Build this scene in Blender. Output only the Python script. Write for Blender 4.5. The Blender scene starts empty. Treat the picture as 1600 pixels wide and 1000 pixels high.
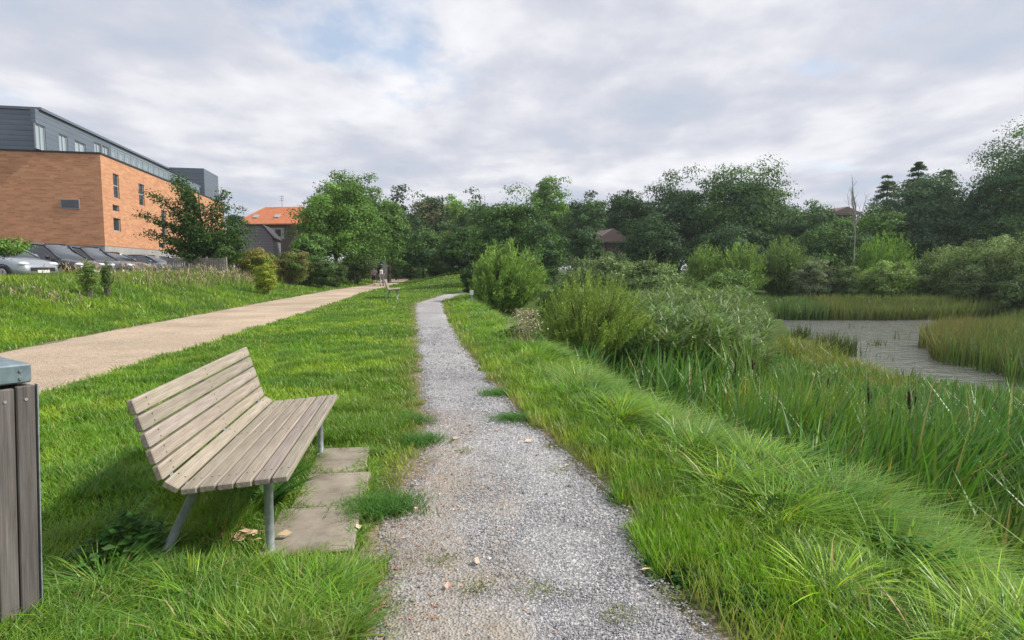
import bpy, math, random
import numpy as np
from mathutils import Quaternion
R = math.radians
rng = np.random.default_rng(7)
random.seed(7)
scn = bpy.context.scene
COL = scn.collection

# ------------------------------------------------------------------ camera
F, PITCH, EYE = 950.0, math.atan(80/950.0), 1.55
cp, sp = math.cos(PITCH), math.sin(PITCH)
cam = bpy.data.objects.new('camera', bpy.data.cameras.new('camera'))
COL.objects.link(cam)
cam.location = (0, 0, EYE)
cam.rotation_euler = (R(90) - PITCH, 0, 0)
cam.data.sensor_width = 36
cam.data.lens = 36*F/1600
cam.data.clip_start, cam.data.clip_end = 0.05, 5000
scn.camera = cam

# ------------------------------------------------------------------ light
SUN_AZ, SUN_EL = R(84), R(43)      # azimuth from +Y towards +X
sun = bpy.data.objects.new('sun', bpy.data.lights.new('sun', 'SUN'))
COL.objects.link(sun)
sun.data.energy = 4.1
sun.data.angle = R(4)
sun.data.color = (1.0, 0.95, 0.87)
sun.rotation_euler = (R(90) - SUN_EL, 0, math.pi - SUN_AZ)
world = bpy.data.worlds.new('World')
scn.world = world
world.use_nodes = True
wt = world.node_tree
wt.nodes.clear()
def nd(t, typ, **kw):
    n = t.nodes.new(typ)
    for k, v in kw.items():
        setattr(n, k, v)
    return n
def ramp(t, stops, interp='LINEAR'):
    n = t.nodes.new('ShaderNodeValToRGB')
    n.color_ramp.interpolation = interp
    el = n.color_ramp.elements
    while len(el) > 1:
        el.remove(el[-1])
    el[0].position, el[0].color = stops[0][0], (*stops[0][1], 1)
    for p, c in stops[1:]:
        e = el.new(p)
        e.color = (*c, 1)
    return n
L = wt.links.new
sky = nd(wt, 'ShaderNodeTexSky', sky_type='NISHITA')
sky.sun_disc = False
sky.sun_elevation, sky.sun_rotation = SUN_EL, SUN_AZ
sky.air_density, sky.dust_density = 1.2, 1.5
tc = nd(wt, 'ShaderNodeTexCoord')
sep = nd(wt, 'ShaderNodeSeparateXYZ'); L(tc.outputs['Generated'], sep.inputs[0])
mx = nd(wt, 'ShaderNodeMath', operation='MAXIMUM'); L(sep.outputs['Z'], mx.inputs[0]); mx.inputs[1].default_value = 0.0
ad = nd(wt, 'ShaderNodeMath', operation='ADD'); L(mx.outputs[0], ad.inputs[0]); ad.inputs[1].default_value = 0.13
dx = nd(wt, 'ShaderNodeMath', operation='DIVIDE'); L(sep.outputs['X'], dx.inputs[0]); L(ad.outputs[0], dx.inputs[1])
dy = nd(wt, 'ShaderNodeMath', operation='DIVIDE'); L(sep.outputs['Y'], dy.inputs[0]); L(ad.outputs[0], dy.inputs[1])
cb = nd(wt, 'ShaderNodeCombineXYZ'); L(dx.outputs[0], cb.inputs[0]); L(dy.outputs[0], cb.inputs[1])
mpg = nd(wt, 'ShaderNodeMapping'); L(cb.outputs[0], mpg.inputs[0]); mpg.inputs['Location'].default_value = (3.1, 1.7, 0); mpg.inputs['Scale'].default_value = (1, .8, 1)
n1 = nd(wt, 'ShaderNodeTexNoise'); L(mpg.outputs[0], n1.inputs['Vector'])
n1.inputs['Scale'].default_value = 1.25; n1.inputs['Detail'].default_value = 8; n1.inputs['Roughness'].default_value = .52; n1.inputs['Distortion'].default_value = .25
n2 = nd(wt, 'ShaderNodeTexNoise'); L(mpg.outputs[0], n2.inputs['Vector'])
n2.inputs['Scale'].default_value = 3.6; n2.inputs['Detail'].default_value = 5; n2.inputs['Roughness'].default_value = .55
mn = nd(wt, 'ShaderNodeMix', data_type='FLOAT'); mn.inputs[0].default_value = .33
L(n1.outputs[0], mn.inputs[2]); L(n2.outputs[0], mn.inputs[3])
cl = ramp(wt, [(0.36, (4.2, 4.75, 5.7)), (.44, (4.9, 5.15, 5.9)), (.50, (5.7, 5.8, 6.4)), (.56, (6.7, 6.75, 7.15)), (.66, (7.7, 7.7, 8.0))])
L(mn.outputs[0], cl.inputs[0])
# small blue gaps
mpb = nd(wt, 'ShaderNodeMapping'); L(cb.outputs[0], mpb.inputs[0]); mpb.inputs['Location'].default_value = (2.555, 1.51, 0); mpb.inputs['Scale'].default_value = (1, .8, 1)
n3 = nd(wt, 'ShaderNodeTexNoise'); L(mpb.outputs[0], n3.inputs['Vector'])
n3.inputs['Scale'].default_value = 1.15; n3.inputs['Detail'].default_value = 6; n3.inputs['Roughness'].default_value = .6
gp = ramp(wt, [(.31, (1, 1, 1)), (.42, (.0, .0, .0))]); L(n3.outputs[0], gp.inputs[0])
gv = nd(wt, 'ShaderNodeMath', operation='MULTIPLY'); L(gp.outputs[0], gv.inputs[0]); gv.inputs[1].default_value = .7
skm = nd(wt, 'ShaderNodeMix', data_type='RGBA'); skm.blend_type = 'ADD'; skm.inputs[0].default_value = 1
L(sky.outputs[0], skm.inputs[6]); skm.inputs[7].default_value = (.9, 1.3, 2.0, 1)
mxc = nd(wt, 'ShaderNodeMix', data_type='RGBA'); L(gv.outputs[0], mxc.inputs[0]); L(cl.outputs[0], mxc.inputs[6]); L(skm.outputs[2], mxc.inputs[7])
bg = nd(wt, 'ShaderNodeBackground'); bg.inputs[1].default_value = 0.1
L(mxc.outputs[2], bg.inputs[0])
L(bg.outputs[0], nd(wt, 'ShaderNodeOutputWorld').inputs[0])
scn.view_settings.view_transform = 'Standard'
scn.view_settings.look = 'None'
scn.view_settings.gamma = 1
scn.view_settings.exposure = 0.36
scn.cycles.max_bounces = 6
scn.cycles.transmission_bounces = 4
scn.cycles.use_denoising = True
scn.cycles.sample_clamp_indirect = 4
scn.cycles.sample_clamp_direct = 12

# ------------------------------------------------------------------ helpers
def smooth(t):
    t = np.clip(t, 0, 1)
    return t*t*(3 - 2*t)
def at(px, py, D):                     # a point seen at (px, py) of the photograph, D metres ahead
    u, v = (px-800)/F, (py-500)/F
    return np.array((u*D, D*(cp - v*sp), EYE + D*(-sp - v*cp)))
def on(px, py, z=0.0):                 # a point seen at (px, py) lying at height z
    v = (py-500)/F
    return at(px, py, (z-EYE)/(-sp - v*cp))
_tab = rng.random((256, 256))
def vn(x, y, s=1.0):                   # smooth value noise 0..1
    x = np.asarray(x)*s + 57.3; y = np.asarray(y)*s + 91.7
    xi = np.floor(x).astype(int); yi = np.floor(y).astype(int)
    fx = smooth(x-xi); fy = smooth(y-yi)
    g = lambda a, b: _tab[a % 256, b % 256]
    return (g(xi, yi)*(1-fx)+g(xi+1, yi)*fx)*(1-fy) + (g(xi, yi+1)*(1-fx)+g(xi+1, yi+1)*fx)*fy
def fbm(x, y, s=1.0):
    return (vn(x, y, s)*.5 + vn(x, y, s*2.1)*.3 + vn(x, y, s*4.3)*.2)

def tag(o, label=None, cat=None, group=None, kind=None):
    if label: o['label'] = label
    if cat: o['category'] = cat
    if group: o['group'] = group
    if kind: o['kind'] = kind
    return o
def empty(name, loc=(0, 0, 0), rz=0, label=None, cat=None, group=None):
    o = bpy.data.objects.new(name, None)
    o.empty_display_size = .2
    COL.objects.link(o)
    o.location = loc
    o.rotation_euler = (0, 0, rz)
    return tag(o, label, cat, group)

class MB:
    """collects vertices and faces (with a colour per vertex) and links them as ONE mesh object"""
    def __init__(s):
        s.v, s.f, s.c, s.n = [], {3: [], 4: []}, [], 0
        s.poly = []
    def add(s, V, faces, col=None):
        V = np.asarray(V, float).reshape(-1, 3)
        if isinstance(faces, np.ndarray):
            s.f[faces.shape[1]].append(faces + s.n)
        else:
            for fc in faces:
                if len(fc) in (3, 4):
                    s.f[len(fc)].append(np.array([fc]) + s.n)
                else:
                    s.poly.append([i + s.n for i in fc])
        s.v.append(V)
        c = np.ones((len(V), 4))
        if col is not None:
            c[:, :3] = col
        s.c.append(c)
        s.n += len(V)
        return s
    def box(s, c, d, rz=0, rx=0, ry=0, bev=0.0, col=None):
        hx, hy, hz = d[0]/2, d[1]/2, d[2]/2
        b = min(bev, hx*.9, hy*.9, hz*.9)
        if b <= 0:
            V = [(x, y, z) for x in (-hx, hx) for y in (-hy, hy) for z in (-hz, hz)]
            Fc = [(0, 1, 3, 2), (4, 6, 7, 5), (0, 4, 5, 1), (2, 3, 7, 6), (0, 2, 6, 4), (1, 5, 7, 3)]
        else:
            V, Fc, idx = [], [], {}
            for sx in (-1, 1):
                for sy in (-1, 1):
                    for sz in (-1, 1):
                        for a in range(3):
                            p = [sx*(hx-b), sy*(hy-b), sz*(hz-b)]
                            p[a] = (sx*hx, sy*hy, sz*hz)[a]
                            idx[(sx, sy, sz, a)] = len(V); V.append(p)
            for a in range(3):
                o1, o2 = [(1, 2), (2, 0), (0, 1)][a]
                for sg in (-1, 1):
                    q = []
                    for (s1, s2) in ((-1, -1), (1, -1), (1, 1), (-1, 1)):
                        k = [0, 0, 0]; k[a] = sg; k[o1] = s1; k[o2] = s2
                        q.append(idx[(*k, a)])
                    Fc.append(q if sg > 0 else q[::-1])
            for a in range(3):
                o1, o2 = [(1, 2), (2, 0), (0, 1)][a]
                for s1 in (-1, 1):
                    for s2 in (-1, 1):
                        k0 = [0, 0, 0]; k1 = [0, 0, 0]
                        k0[a], k1[a] = -1, 1
                        k0[o1] = k1[o1] = s1; k0[o2] = k1[o2] = s2
                        q = [idx[(*k0, o1)], idx[(*k1, o1)], idx[(*k1, o2)], idx[(*k0, o2)]]
                        Fc.append(q[::-1] if s1*s2 > 0 else q)
            for sx in (-1, 1):
                for sy in (-1, 1):
                    for sz in (-1, 1):
                        q = [idx[(sx, sy, sz, a)] for a in range(3)]
                        Fc.append(q if sx*sy*sz > 0 else q[::-1])
        V = np.array(V)
        if rx:
            a = np.array([[1, 0, 0], [0, math.cos(rx), -math.sin(rx)], [0, math.sin(rx), math.cos(rx)]]); V = V@a.T
        if ry:
            a = np.array([[math.cos(ry), 0, math.sin(ry)], [0, 1, 0], [-math.sin(ry), 0, math.cos(ry)]]); V = V@a.T
        if rz:
            a = np.array([[math.cos(rz), -math.sin(rz), 0], [math.sin(rz), math.cos(rz), 0], [0, 0, 1]]); V = V@a.T
        return s.add(V + np.array(c), Fc, col)
    def tube(s, pts, rad, n=8, caps=True, col=None):
        pts = np.array(pts, float)
        rad = np.broadcast_to(np.asarray(rad, float), (len(pts),))
        tn = np.gradient(pts, axis=0)
        tn /= np.linalg.norm(tn, axis=1)[:, None] + 1e-9
        ref = np.array((0, 0, 1.)) if abs(tn[0][2]) < .9 else np.array((1., 0, 0))
        V = []
        for p, t, r in zip(pts, tn, rad):
            a = np.cross(t, ref); a /= np.linalg.norm(a)+1e-9
            b = np.cross(t, a)
            for k in range(n):
                th = 2*math.pi*k/n
                V.append(p + r*(a*math.cos(th) + b*math.sin(th)))
        Fc = []
        for i in range(len(pts)-1):
            for k in range(n):
                k2 = (k+1) % n
                Fc.append((i*n+k, i*n+k2, (i+1)*n+k2, (i+1)*n+k))
        if caps:
            Fc.append(list(range(n))); Fc.append(list(range((len(pts)-1)*n, len(pts)*n))[::-1])
        return s.add(V, Fc, col)
    def prism(s, prof, y0, y1, col=None):     # profile (x, z) extruded along y
        n = len(prof)
        V = [(x, y0, z) for x, z in prof] + [(x, y1, z) for x, z in prof]
        Fc = [(i, (i+1) % n, n+(i+1) % n, n+i) for i in range(n)] + [list(range(n))[::-1], list(range(n, 2*n))]
        return s.add(V, Fc, col)
    def loft(s, rings, closed=False, cap=True, col=None):
        n = len(rings[0]); V = np.concatenate([np.array(r, float) for r in rings])
        Fc = []
        for i in range(len(rings)-1):
            for k in range(n if closed else n-1):
                k2 = (k+1) % n
                Fc.append((i*n+k, i*n+k2, (i+1)*n+k2, (i+1)*n+k))
        if cap:
            Fc.append(list(range(n))[::-1]); Fc.append(list(range((len(rings)-1)*n, len(rings)*n)))
        return s.add(V, Fc, col)
    def ball(s, c, r, n=10, m=6, col=None):
        r = np.broadcast_to(np.asarray(r, float), (3,))
        rings = []
        for i in range(m+1):
            ph = math.pi*(i+.02)/(m+.04)
            rings.append([(c[0]+r[0]*math.sin(ph)*math.cos(2*math.pi*k/n), c[1]+r[1]*math.sin(ph)*math.sin(2*math.pi*k/n), c[2]-r[2]*math.cos(ph)) for k in range(n)])
        return s.loft(rings, closed=True, col=col)
    def build(s, name, mat, parent=None, smooth_=False):
        me = bpy.data.meshes.new(name)
        V = np.concatenate(s.v) if s.v else np.zeros((0, 3))
        q = np.concatenate(s.f[4]) if s.f[4] else np.zeros((0, 4), int)
        t = np.concatenate(s.f[3]) if s.f[3] else np.zeros((0, 3), int)
        li = [q.ravel(), t.ravel()]; st = [np.arange(len(q))*4, len(q)*4 + np.arange(len(t))*3]
        off = len(q)*4 + len(t)*3
        for p in s.poly:
            li.append(np.array(p)); st.append(np.array([off])); off += len(p)
        li = np.concatenate(li).astype(np.int32); st = np.concatenate(st).astype(np.int32)
        me.vertices.add(len(V)); me.vertices.foreach_set('co', V.astype(np.float32).ravel())
        me.loops.add(len(li)); me.loops.foreach_set('vertex_index', li)
        me.polygons.add(len(st)); me.polygons.foreach_set('loop_start', st)
        a = me.attributes.new('col', 'FLOAT_COLOR', 'POINT')
        a.data.foreach_set('color', np.concatenate(s.c).astype(np.float32).ravel())
        me.polygons.foreach_set('use_smooth', np.full(len(st), smooth_, bool))
        me.update(calc_edges=True)
        me.validate()
        me.materials.append(mat)
        o = bpy.data.objects.new(name, me)
        COL.objects.link(o)
        if parent: o.parent = parent
        return o

# ------------------------------------------------------------------ materials
def mat(name, base=(.5, .5, .5), rough=.6, metal=0., spec=.5, coat=0.):
    m = bpy.data.materials.new(name); m.use_nodes = True
    b = m.node_tree.nodes['Principled BSDF']
    b.inputs['Base Color'].default_value = (*base, 1)
    b.inputs['Roughness'].default_value = rough
    b.inputs['Metallic'].default_value = metal
    b.inputs['Specular IOR Level'].default_value = spec
    b.inputs['Coat Weight'].default_value = coat
    return m, m.node_tree, b
def noise(t, vec, scale, detail=4, rough=.55, dist=0):
    n = t.nodes.new('ShaderNodeTexNoise')
    n.inputs['Scale'].default_value = scale; n.inputs['Detail'].default_value = detail
    n.inputs['Roughness'].default_value = rough; n.inputs['Distortion'].default_value = dist
    if vec is not None: t.links.new(vec, n.inputs['Vector'])
    return n
def geo_pos(t): return t.nodes.new('ShaderNodeNewGeometry').outputs['Position']
def obj_co(t): return t.nodes.new('ShaderNodeTexCoord').outputs['Object']
def mapped(t, vec, scale=(1, 1, 1), rot=(0, 0, 0)):
    m = t.nodes.new('ShaderNodeMapping'); m.inputs['Scale'].default_value = scale; m.inputs['Rotation'].default_value = rot
    t.links.new(vec, m.inputs[0]); return m.outputs[0]
def mixc(t, f, a, b, mode='MIX'):
    m = t.nodes.new('ShaderNodeMix'); m.data_type = 'RGBA'; m.blend_type = mode
    for s_, v in ((0, f), (6, a), (7, b)):
        if hasattr(v, 'links'): t.links.new(v, m.inputs[s_])
        elif isinstance(v, (int, float)): m.inputs[s_].default_value = v
        else: m.inputs[s_].default_value = (*v, 1)
    return m.outputs[2]
def bump(t, b, h, strength=.5, dist=.01):
    n = t.nodes.new('ShaderNodeBump'); n.inputs['Strength'].default_value = strength; n.inputs['Distance'].default_value = dist
    t.links.new(h, n.inputs['Height']); t.links.new(n.outputs[0], b.inputs['Normal'])
def attr(t):
    n = t.nodes.new('ShaderNodeAttribute'); n.attribute_name = 'col'; return n.outputs['Color']

def leaf_mat(name, trans=.35, rough=.5, spec=.35, tint=(1.25, 1.3, .6)):
    m, t, b = mat(name, rough=rough, spec=spec)
    c = attr(t)
    t.links.new(c, b.inputs['Base Color'])
    tr = t.nodes.new('ShaderNodeBsdfTranslucent')
    t.links.new(mixc(t, 1.0, c, tint, 'MULTIPLY'), tr.inputs[0])
    ms = t.nodes.new('ShaderNodeMixShader'); ms.inputs[0].default_value = trans
    t.links.new(b.outputs[0], ms.inputs[1]); t.links.new(tr.outputs[0], ms.inputs[2])
    t.links.new(ms.outputs[0], t.nodes['Material Output'].inputs[0])
    return m
M = {}
M['grass'] = leaf_mat('grass_blades', .38, .42, .4)
M['leaf'] = leaf_mat('leaves', .25, .65, .18)
M['reed'] = leaf_mat('reed_leaves', .3, .45, .4)
M['drystuff'], t, b = mat('dry_plant', rough=.85); t.links.new(attr(t), b.inputs['Base Color'])

m, t, b = mat('bark', rough=.9); M['bark'] = m
n = noise(t, mapped(t, obj_co(t), (6, 6, 1.2)), 3, 6)
r_ = ramp(t, [(.3, (.035, .03, .022)), (.7, (.11, .095, .075))]); t.links.new(n.outputs[0], r_.inputs[0]); t.links.new(r_.outputs[0], b.inputs['Base Color'])
bump(t, b, n.outputs[0], .8, .05)
M['palebark'], t, b = mat('pale_dead_bark', (.24, .23, .21), .9)

# soil with short sward below the blades
m, t, b = mat('grassy_soil', rough=.95, spec=.1); M['soil'] = m
p = geo_pos(t)
n = noise(t, p, .5, 6); n_b = noise(t, p, 9, 6, .7)
c1 = ramp(t, [(.35, (.030, .070, .010)), (.6, (.055, .115, .014)), (.75, (.085, .13, .02))]); t.links.new(n.outputs[0], c1.inputs[0])
c2 = ramp(t, [(.4, (0, 0, 0)), (.66, (1, 1, 1))]); t.links.new(n_b.outputs[0], c2.inputs[0])
cc = mixc(t, c2.outputs[0], c1.outputs[0], (.075, .085, .030))
at_ = attr(t); sepa = t.nodes.new('ShaderNodeSeparateColor'); t.links.new(at_, sepa.inputs[0])
n_c = noise(t, p, 26, 5, .7)
c3 = ramp(t, [(.3, (.10, .075, .05)), (.5, (.24, .19, .13)), (.7, (.36, .31, .24))]); t.links.new(n_c.outputs[0], c3.inputs[0])
t.links.new(mixc(t, sepa.outputs[0], cc, c3.outputs[0]), b.inputs['Base Color'])
bump(t, b, n_b.outputs[0], .7, .05)

def gravel_mat(name, stops, sandy, scale):
    m, t, b = mat(name, rough=.92, spec=.2)
    p = geo_pos(t)
    v = t.nodes.new('ShaderNodeTexVoronoi'); v.inputs['Scale'].default_value = scale
    t.links.new(p, v.inputs['Vector'])
    sepc = t.nodes.new('ShaderNodeSeparateColor'); t.links.new(v.outputs['Color'], sepc.inputs[0])
    r_ = ramp(t, stops); t.links.new(sepc.outputs[0], r_.inputs[0])
    n1 = noise(t, p, 1.6, 7, .62); n2 = noise(t, p, 14, 6, .7); n3 = noise(t, p, .35, 3)
    a_ = attr(t); sa = t.nodes.new('ShaderNodeSeparateColor'); t.links.new(a_, sa.inputs[0])
    # sandiness = attribute + noise
    ad = t.nodes.new('ShaderNodeMath'); ad.operation = 'ADD'; t.links.new(sa.outputs[0], ad.inputs[0]); t.links.new(n1.outputs[0], ad.inputs[1])
    rr = ramp(t, [(.62, (0, 0, 0)), (.98, (1, 1, 1))]); t.links.new(ad.outputs[0], rr.inputs[0])
    sd = ramp(t, [(.3, tuple(x*.62 for x in sandy)), (.55, sandy), (.75, tuple(min(x*1.25, .8) for x in sandy))]); t.links.new(n2.outputs[0], sd.inputs[0])
    c = mixc(t, rr.outputs[0], r_.outputs[0], sd.outputs[0])
    g = ramp(t, [(.35, (.76, .75, .74)), (.65, (1.12, 1.1, 1.06))]); t.links.new(n3.outputs[0], g.inputs[0])
    t.links.new(mixc(t, 1.0, c, g.outputs[0], 'MULTIPLY'), b.inputs['Base Color'])
    mm = t.nodes.new('ShaderNodeMath'); mm.operation = 'ADD'; t.links.new(v.outputs['Distance'], mm.inputs[0]); t.links.new(n2.outputs[0], mm.inputs[1])
    bump(t, b, mm.outputs[0], .75, .014)
    return m
M['gravel'] = gravel_mat('grey_gravel', [(0, (.19, .19, .20)), (.35, (.29, .29, .30)), (.7, (.38, .38, .39)), (.95, (.50, .50, .50))], (.36, .325, .275), 75)
M['sandpath'] = gravel_mat('beige_gravel', [(0, (.27, .205, .15)), (.4, (.44, .355, .27)), (1, (.58, .48, .375))], (.48, .385, .29), 45)
M['stone'], t, b = mat('stone_chips', rough=.85, spec=.25); t.links.new(attr(t), b.inputs['Base Color'])

# water
m, t, b = mat('pond_water', (.15, .155, .14), .12, spec=.9); M['water'] = m
b.inputs['IOR'].default_value = 1.33
p = geo_pos(t)
n = noise(t, mapped(t, p, (1.0, 1.5, 1), (0, 0, R(14))), 1.3, 4, .5, 1.6)
n2 = noise(t, mapped(t, p, (1, 2.2, 1), (0, 0, R(-12))), 9, 3, .6)
mm = t.nodes.new('ShaderNodeMath'); mm.operation = 'MULTIPLY_ADD'; t.links.new(n2.outputs[0], mm.inputs[0]); mm.inputs[1].default_value = .06; t.links.new(n.outputs[0], mm.inputs[2])
bump(t, b, mm.outputs[0], 1.0, .075)

# weathered slats (bench / bin)
def slat_mat(name, lo, hi, axis=1):
    m, t, b = mat(name, rough=.78, spec=.25)
    oc = obj_co(t)
    sc = [22, 22, 22]; sc[axis] = .9
    n = noise(t, mapped(t, oc, sc), 2.2, 8, .65, .4)
    sc2 = [60, 60, 60]; sc2[axis] = 1.5
    n2 = noise(t, mapped(t, oc, sc2), 3, 4, .7)
    r_ = ramp(t, [(.25, lo), (.5, tuple((a+b_)/2 for a, b_ in zip(lo, hi))), (.75, hi)]); t.links.new(n.outputs[0], r_.inputs[0])
    g = ramp(t, [(.35, (.72, .70, .68)), (.6, (1.05, 1.05, 1.05))]); t.links.new(n2.outputs[0], g.inputs[0])
    c = mixc(t, 1.0, r_.outputs[0], g.outputs[0], 'MULTIPLY')
    t.links.new(mixc(t, 1.0, c, attr(t), 'MULTIPLY'), b.inputs['Base Color'])
    bump(t, b, n2.outputs[0], .35, .002)
    return m
M['bench'] = slat_mat('weathered_bench_slats', (.215, .188, .158), (.43, .383, .325))
M['binwood'] = slat_mat('dark_weathered_boards', (.085, .075, .07), (.235, .215, .205), 2)
m, t, b = mat('galvanised_steel', (.40, .44, .46), .5, .55); M['steel'] = m
n = noise(t, obj_co(t), 25, 5); r_ = ramp(t, [(.3, (.27, .31, .34)), (.7, (.46, .50, .52))]); t.links.new(n.outputs[0], r_.inputs[0]); t.links.new(r_.outputs[0], b.inputs['Base Color'])
m, t, b = mat('blue_grey_painted_metal', (.17, .23, .26), .45, .2); M['lid'] = m
n = noise(t, obj_co(t), 30, 5); r_ = ramp(t, [(.35, (.13, .18, .20)), (.7, (.21, .27, .30))]); t.links.new(n.outputs[0], r_.inputs[0]); t.links.new(r_.outputs[0], b.inputs['Base Color'])
m, t, b = mat('concrete', (.35, .33, .3), .9); M['concrete'] = m
p = geo_pos(t); n = noise(t, p, 3, 8, .65); n2 = noise(t, p, 60, 3)
r_ = ramp(t, [(.32, (.13, .105, .075)), (.46, (.24, .205, .16)), (.6, (.31, .27, .215)), (.75, (.38, .335, .27))]); t.links.new(n.outputs[0], r_.inputs[0]); t.links.new(r_.outputs[0], b.inputs['Base Color'])
bump(t, b, n2.outputs[0], .3, .004)
m, t, b = mat('grey_plinth_concrete', (.3, .3, .29), .9); M['plinth'] = m
p = geo_pos(t); n = noise(t, p, 1.2, 8, .65)
r_ = ramp(t, [(.3, (.26, .26, .25)), (.75, (.38, .38, .36))]); t.links.new(n.outputs[0], r_.inputs[0]); t.links.new(r_.outputs[0], b.inputs['Base Color'])

# brick: driven by object coordinates of a building whose local x/y run along its walls
m, t, b = mat('orange_brick', rough=.9); M['brick'] = m
oc = obj_co(t); so = t.nodes.new('ShaderNodeSeparateXYZ'); t.links.new(oc, so.inputs[0])
ad = t.nodes.new('ShaderNodeMath'); t.links.new(so.outputs[0], ad.inputs[0]); t.links.new(so.outputs[1], ad.inputs[1])
cbx = t.nodes.new('ShaderNodeCombineXYZ'); t.links.new(ad.outputs[0], cbx.inputs[0]); t.links.new(so.outputs[2], cbx.inputs[1])
bt = t.nodes.new('ShaderNodeTexBrick'); t.links.new(cbx.outputs[0], bt.inputs[0])
bt.inputs['Scale'].default_value = 1; bt.inputs['Brick Width'].default_value = .48; bt.inputs['Row Height'].default_value = .13
bt.inputs['Mortar Size'].default_value = .012; bt.inputs['Color1'].default_value = (.60, .30, .155, 1); bt.inputs['Color2'].default_value = (.46, .205, .10, 1); bt.inputs['Mortar'].default_value = (.47, .30, .19, 1)
n = noise(t, mapped(t, cbx.outputs[0], (.5, 1.8, 1)), 1.3, 7, .7)
g = ramp(t, [(.3, (.84, .82, .80)), (.5, (1, 1, 1)), (.7, (1.13, 1.11, 1.07))]); t.links.new(n.outputs[0], g.inputs[0])
t.links.new(mixc(t, 1.0, bt.outputs[0], g.outputs[0], 'MULTIPLY'), b.inputs['Base Color'])
bump(t, b, bt.outputs['Fac'], .3, .01)

m, t, b = mat('slate_grey_cladding', (.12, .15, .185), .45, .1); M['clad'] = m
oc = obj_co(t); so = t.nodes.new('ShaderNodeSeparateXYZ'); t.links.new(oc, so.inputs[0])
ml = t.nodes.new('ShaderNodeMath'); ml.operation = 'MULTIPLY'; t.links.new(so.outputs[2], ml.inputs[0]); ml.inputs[1].default_value = 1/.34
fr = t.nodes.new('ShaderNodeMath'); fr.operation = 'FRACT'; t.links.new(ml.outputs[0], fr.inputs[0])
r_ = ramp(t, [(0, (.06, .075, .09)), (.07, (.06, .075, .09)), (.10, (.125, .155, .19)), (.92, (.145, .18, .22)), (1, (.17, .2, .24))]); t.links.new(fr.outputs[0], r_.inputs[0])
n = noise(t, mapped(t, oc, (.25, .25, 2)), 1.3, 3); g = ramp(t, [(.3, (.9, .9, .9)), (.7, (1.1, 1.1, 1.1))]); t.links.new(n.outputs[0], g.inputs[0])
t.links.new(mixc(t, 1.0, r_.outputs[0], g.outputs[0], 'MULTIPLY'), b.inputs['Base Color'])
bump(t, b, fr.outputs[0], .5, .03)
M['glass'], t, b = mat('window_glass', (.035, .045, .05), .06, 0, .9)
M['paleglass'], t, b = mat('pale_glass', (.30, .37, .40), .1, 0, .8)
M['railglass'], t, b = mat('railing_glass', (.25, .34, .38), .08, 0, .8); b.inputs['Alpha'].default_value = .42
M['whitepaint'], t, b = mat('white_frame', (.72, .73, .74), .5)
M['greypaint'], t, b = mat('grey_frame', (.30, .32, .34), .5)
M['darkmetal'], t, b = mat('dark_metal', (.03, .032, .035), .5, .3)
m, t, b = mat('orange_roof_tiles', (.55, .15, .05), .8); M['tiles'] = m
oc = obj_co(t); w = t.nodes.new('ShaderNodeTexWave'); w.inputs['Scale'].default_value = 1.6; w.inputs['Distortion'].default_value = .6; t.links.new(oc, w.inputs[0])
n = noise(t, oc, 2.5, 6, .7); r_ = ramp(t, [(.3, (.42, .13, .05)), (.7, (.62, .22, .10))]); t.links.new(n.outputs[0], r_.inputs[0]); t.links.new(r_.outputs[0], b.inputs['Base Color'])
bump(t, b, w.outputs[0], .5, .05)
M['greyroof'], t, b = mat('grey_brown_roof', (.17, .125, .115), .85)
M['darkwall'], t, b = mat('dark_brown_wall', (.10, .075, .07), .85)
m, t, b = mat('grey_boards', (.17, .17, .19), .8); M['boards'] = m
oc = obj_co(t); so = t.nodes.new('ShaderNodeSeparateXYZ'); t.links.new(oc, so.inputs[0])
ml = t.nodes.new('ShaderNodeMath'); ml.operation = 'MULTIPLY'; t.links.new(so.outputs[2], ml.inputs[0]); ml.inputs[1].default_value = 1/.26
fr = t.nodes.new('ShaderNodeMath'); fr.operation = 'FRACT'; t.links.new(ml.outputs[0], fr.inputs[0])
r_ = ramp(t, [(0, (.07, .07, .08)), (.15, (.16, .16, .185)), (1, (.22, .22, .25))]); t.links.new(fr.outputs[0], r_.inputs[0]); t.links.new(r_.outputs[0], b.inputs['Base Color'])
M['fencewood'], t, b = mat('pale_grey_fence_wood', (.30, .27, .24), .85)
M['tyre'], t, b = mat('tyre_rubber', (.015, .015, .016), .8)
M['rim'], t, b = mat('wheel_rim', (.45, .46, .48), .35, .8)
M['lamp'], t, b = mat('headlight_lens', (.75, .78, .8), .12, 0, .9, 1)
M['blackplastic'], t, b = mat('black_plastic', (.02, .021, .023), .5)
M['red'], t, b = mat('rear_lamp', (.35, .01, .01), .2)
M['plate'], t, b = mat('number_plate', (.7, .7, .68), .5)
M['cargl'], t, b = mat('car_glass', (.03, .038, .045), .05, 0, 1.0, .5)
def paint(name, c, metal=.5): return mat(name, c, .32, metal, .5, 1.0)[0]

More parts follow.
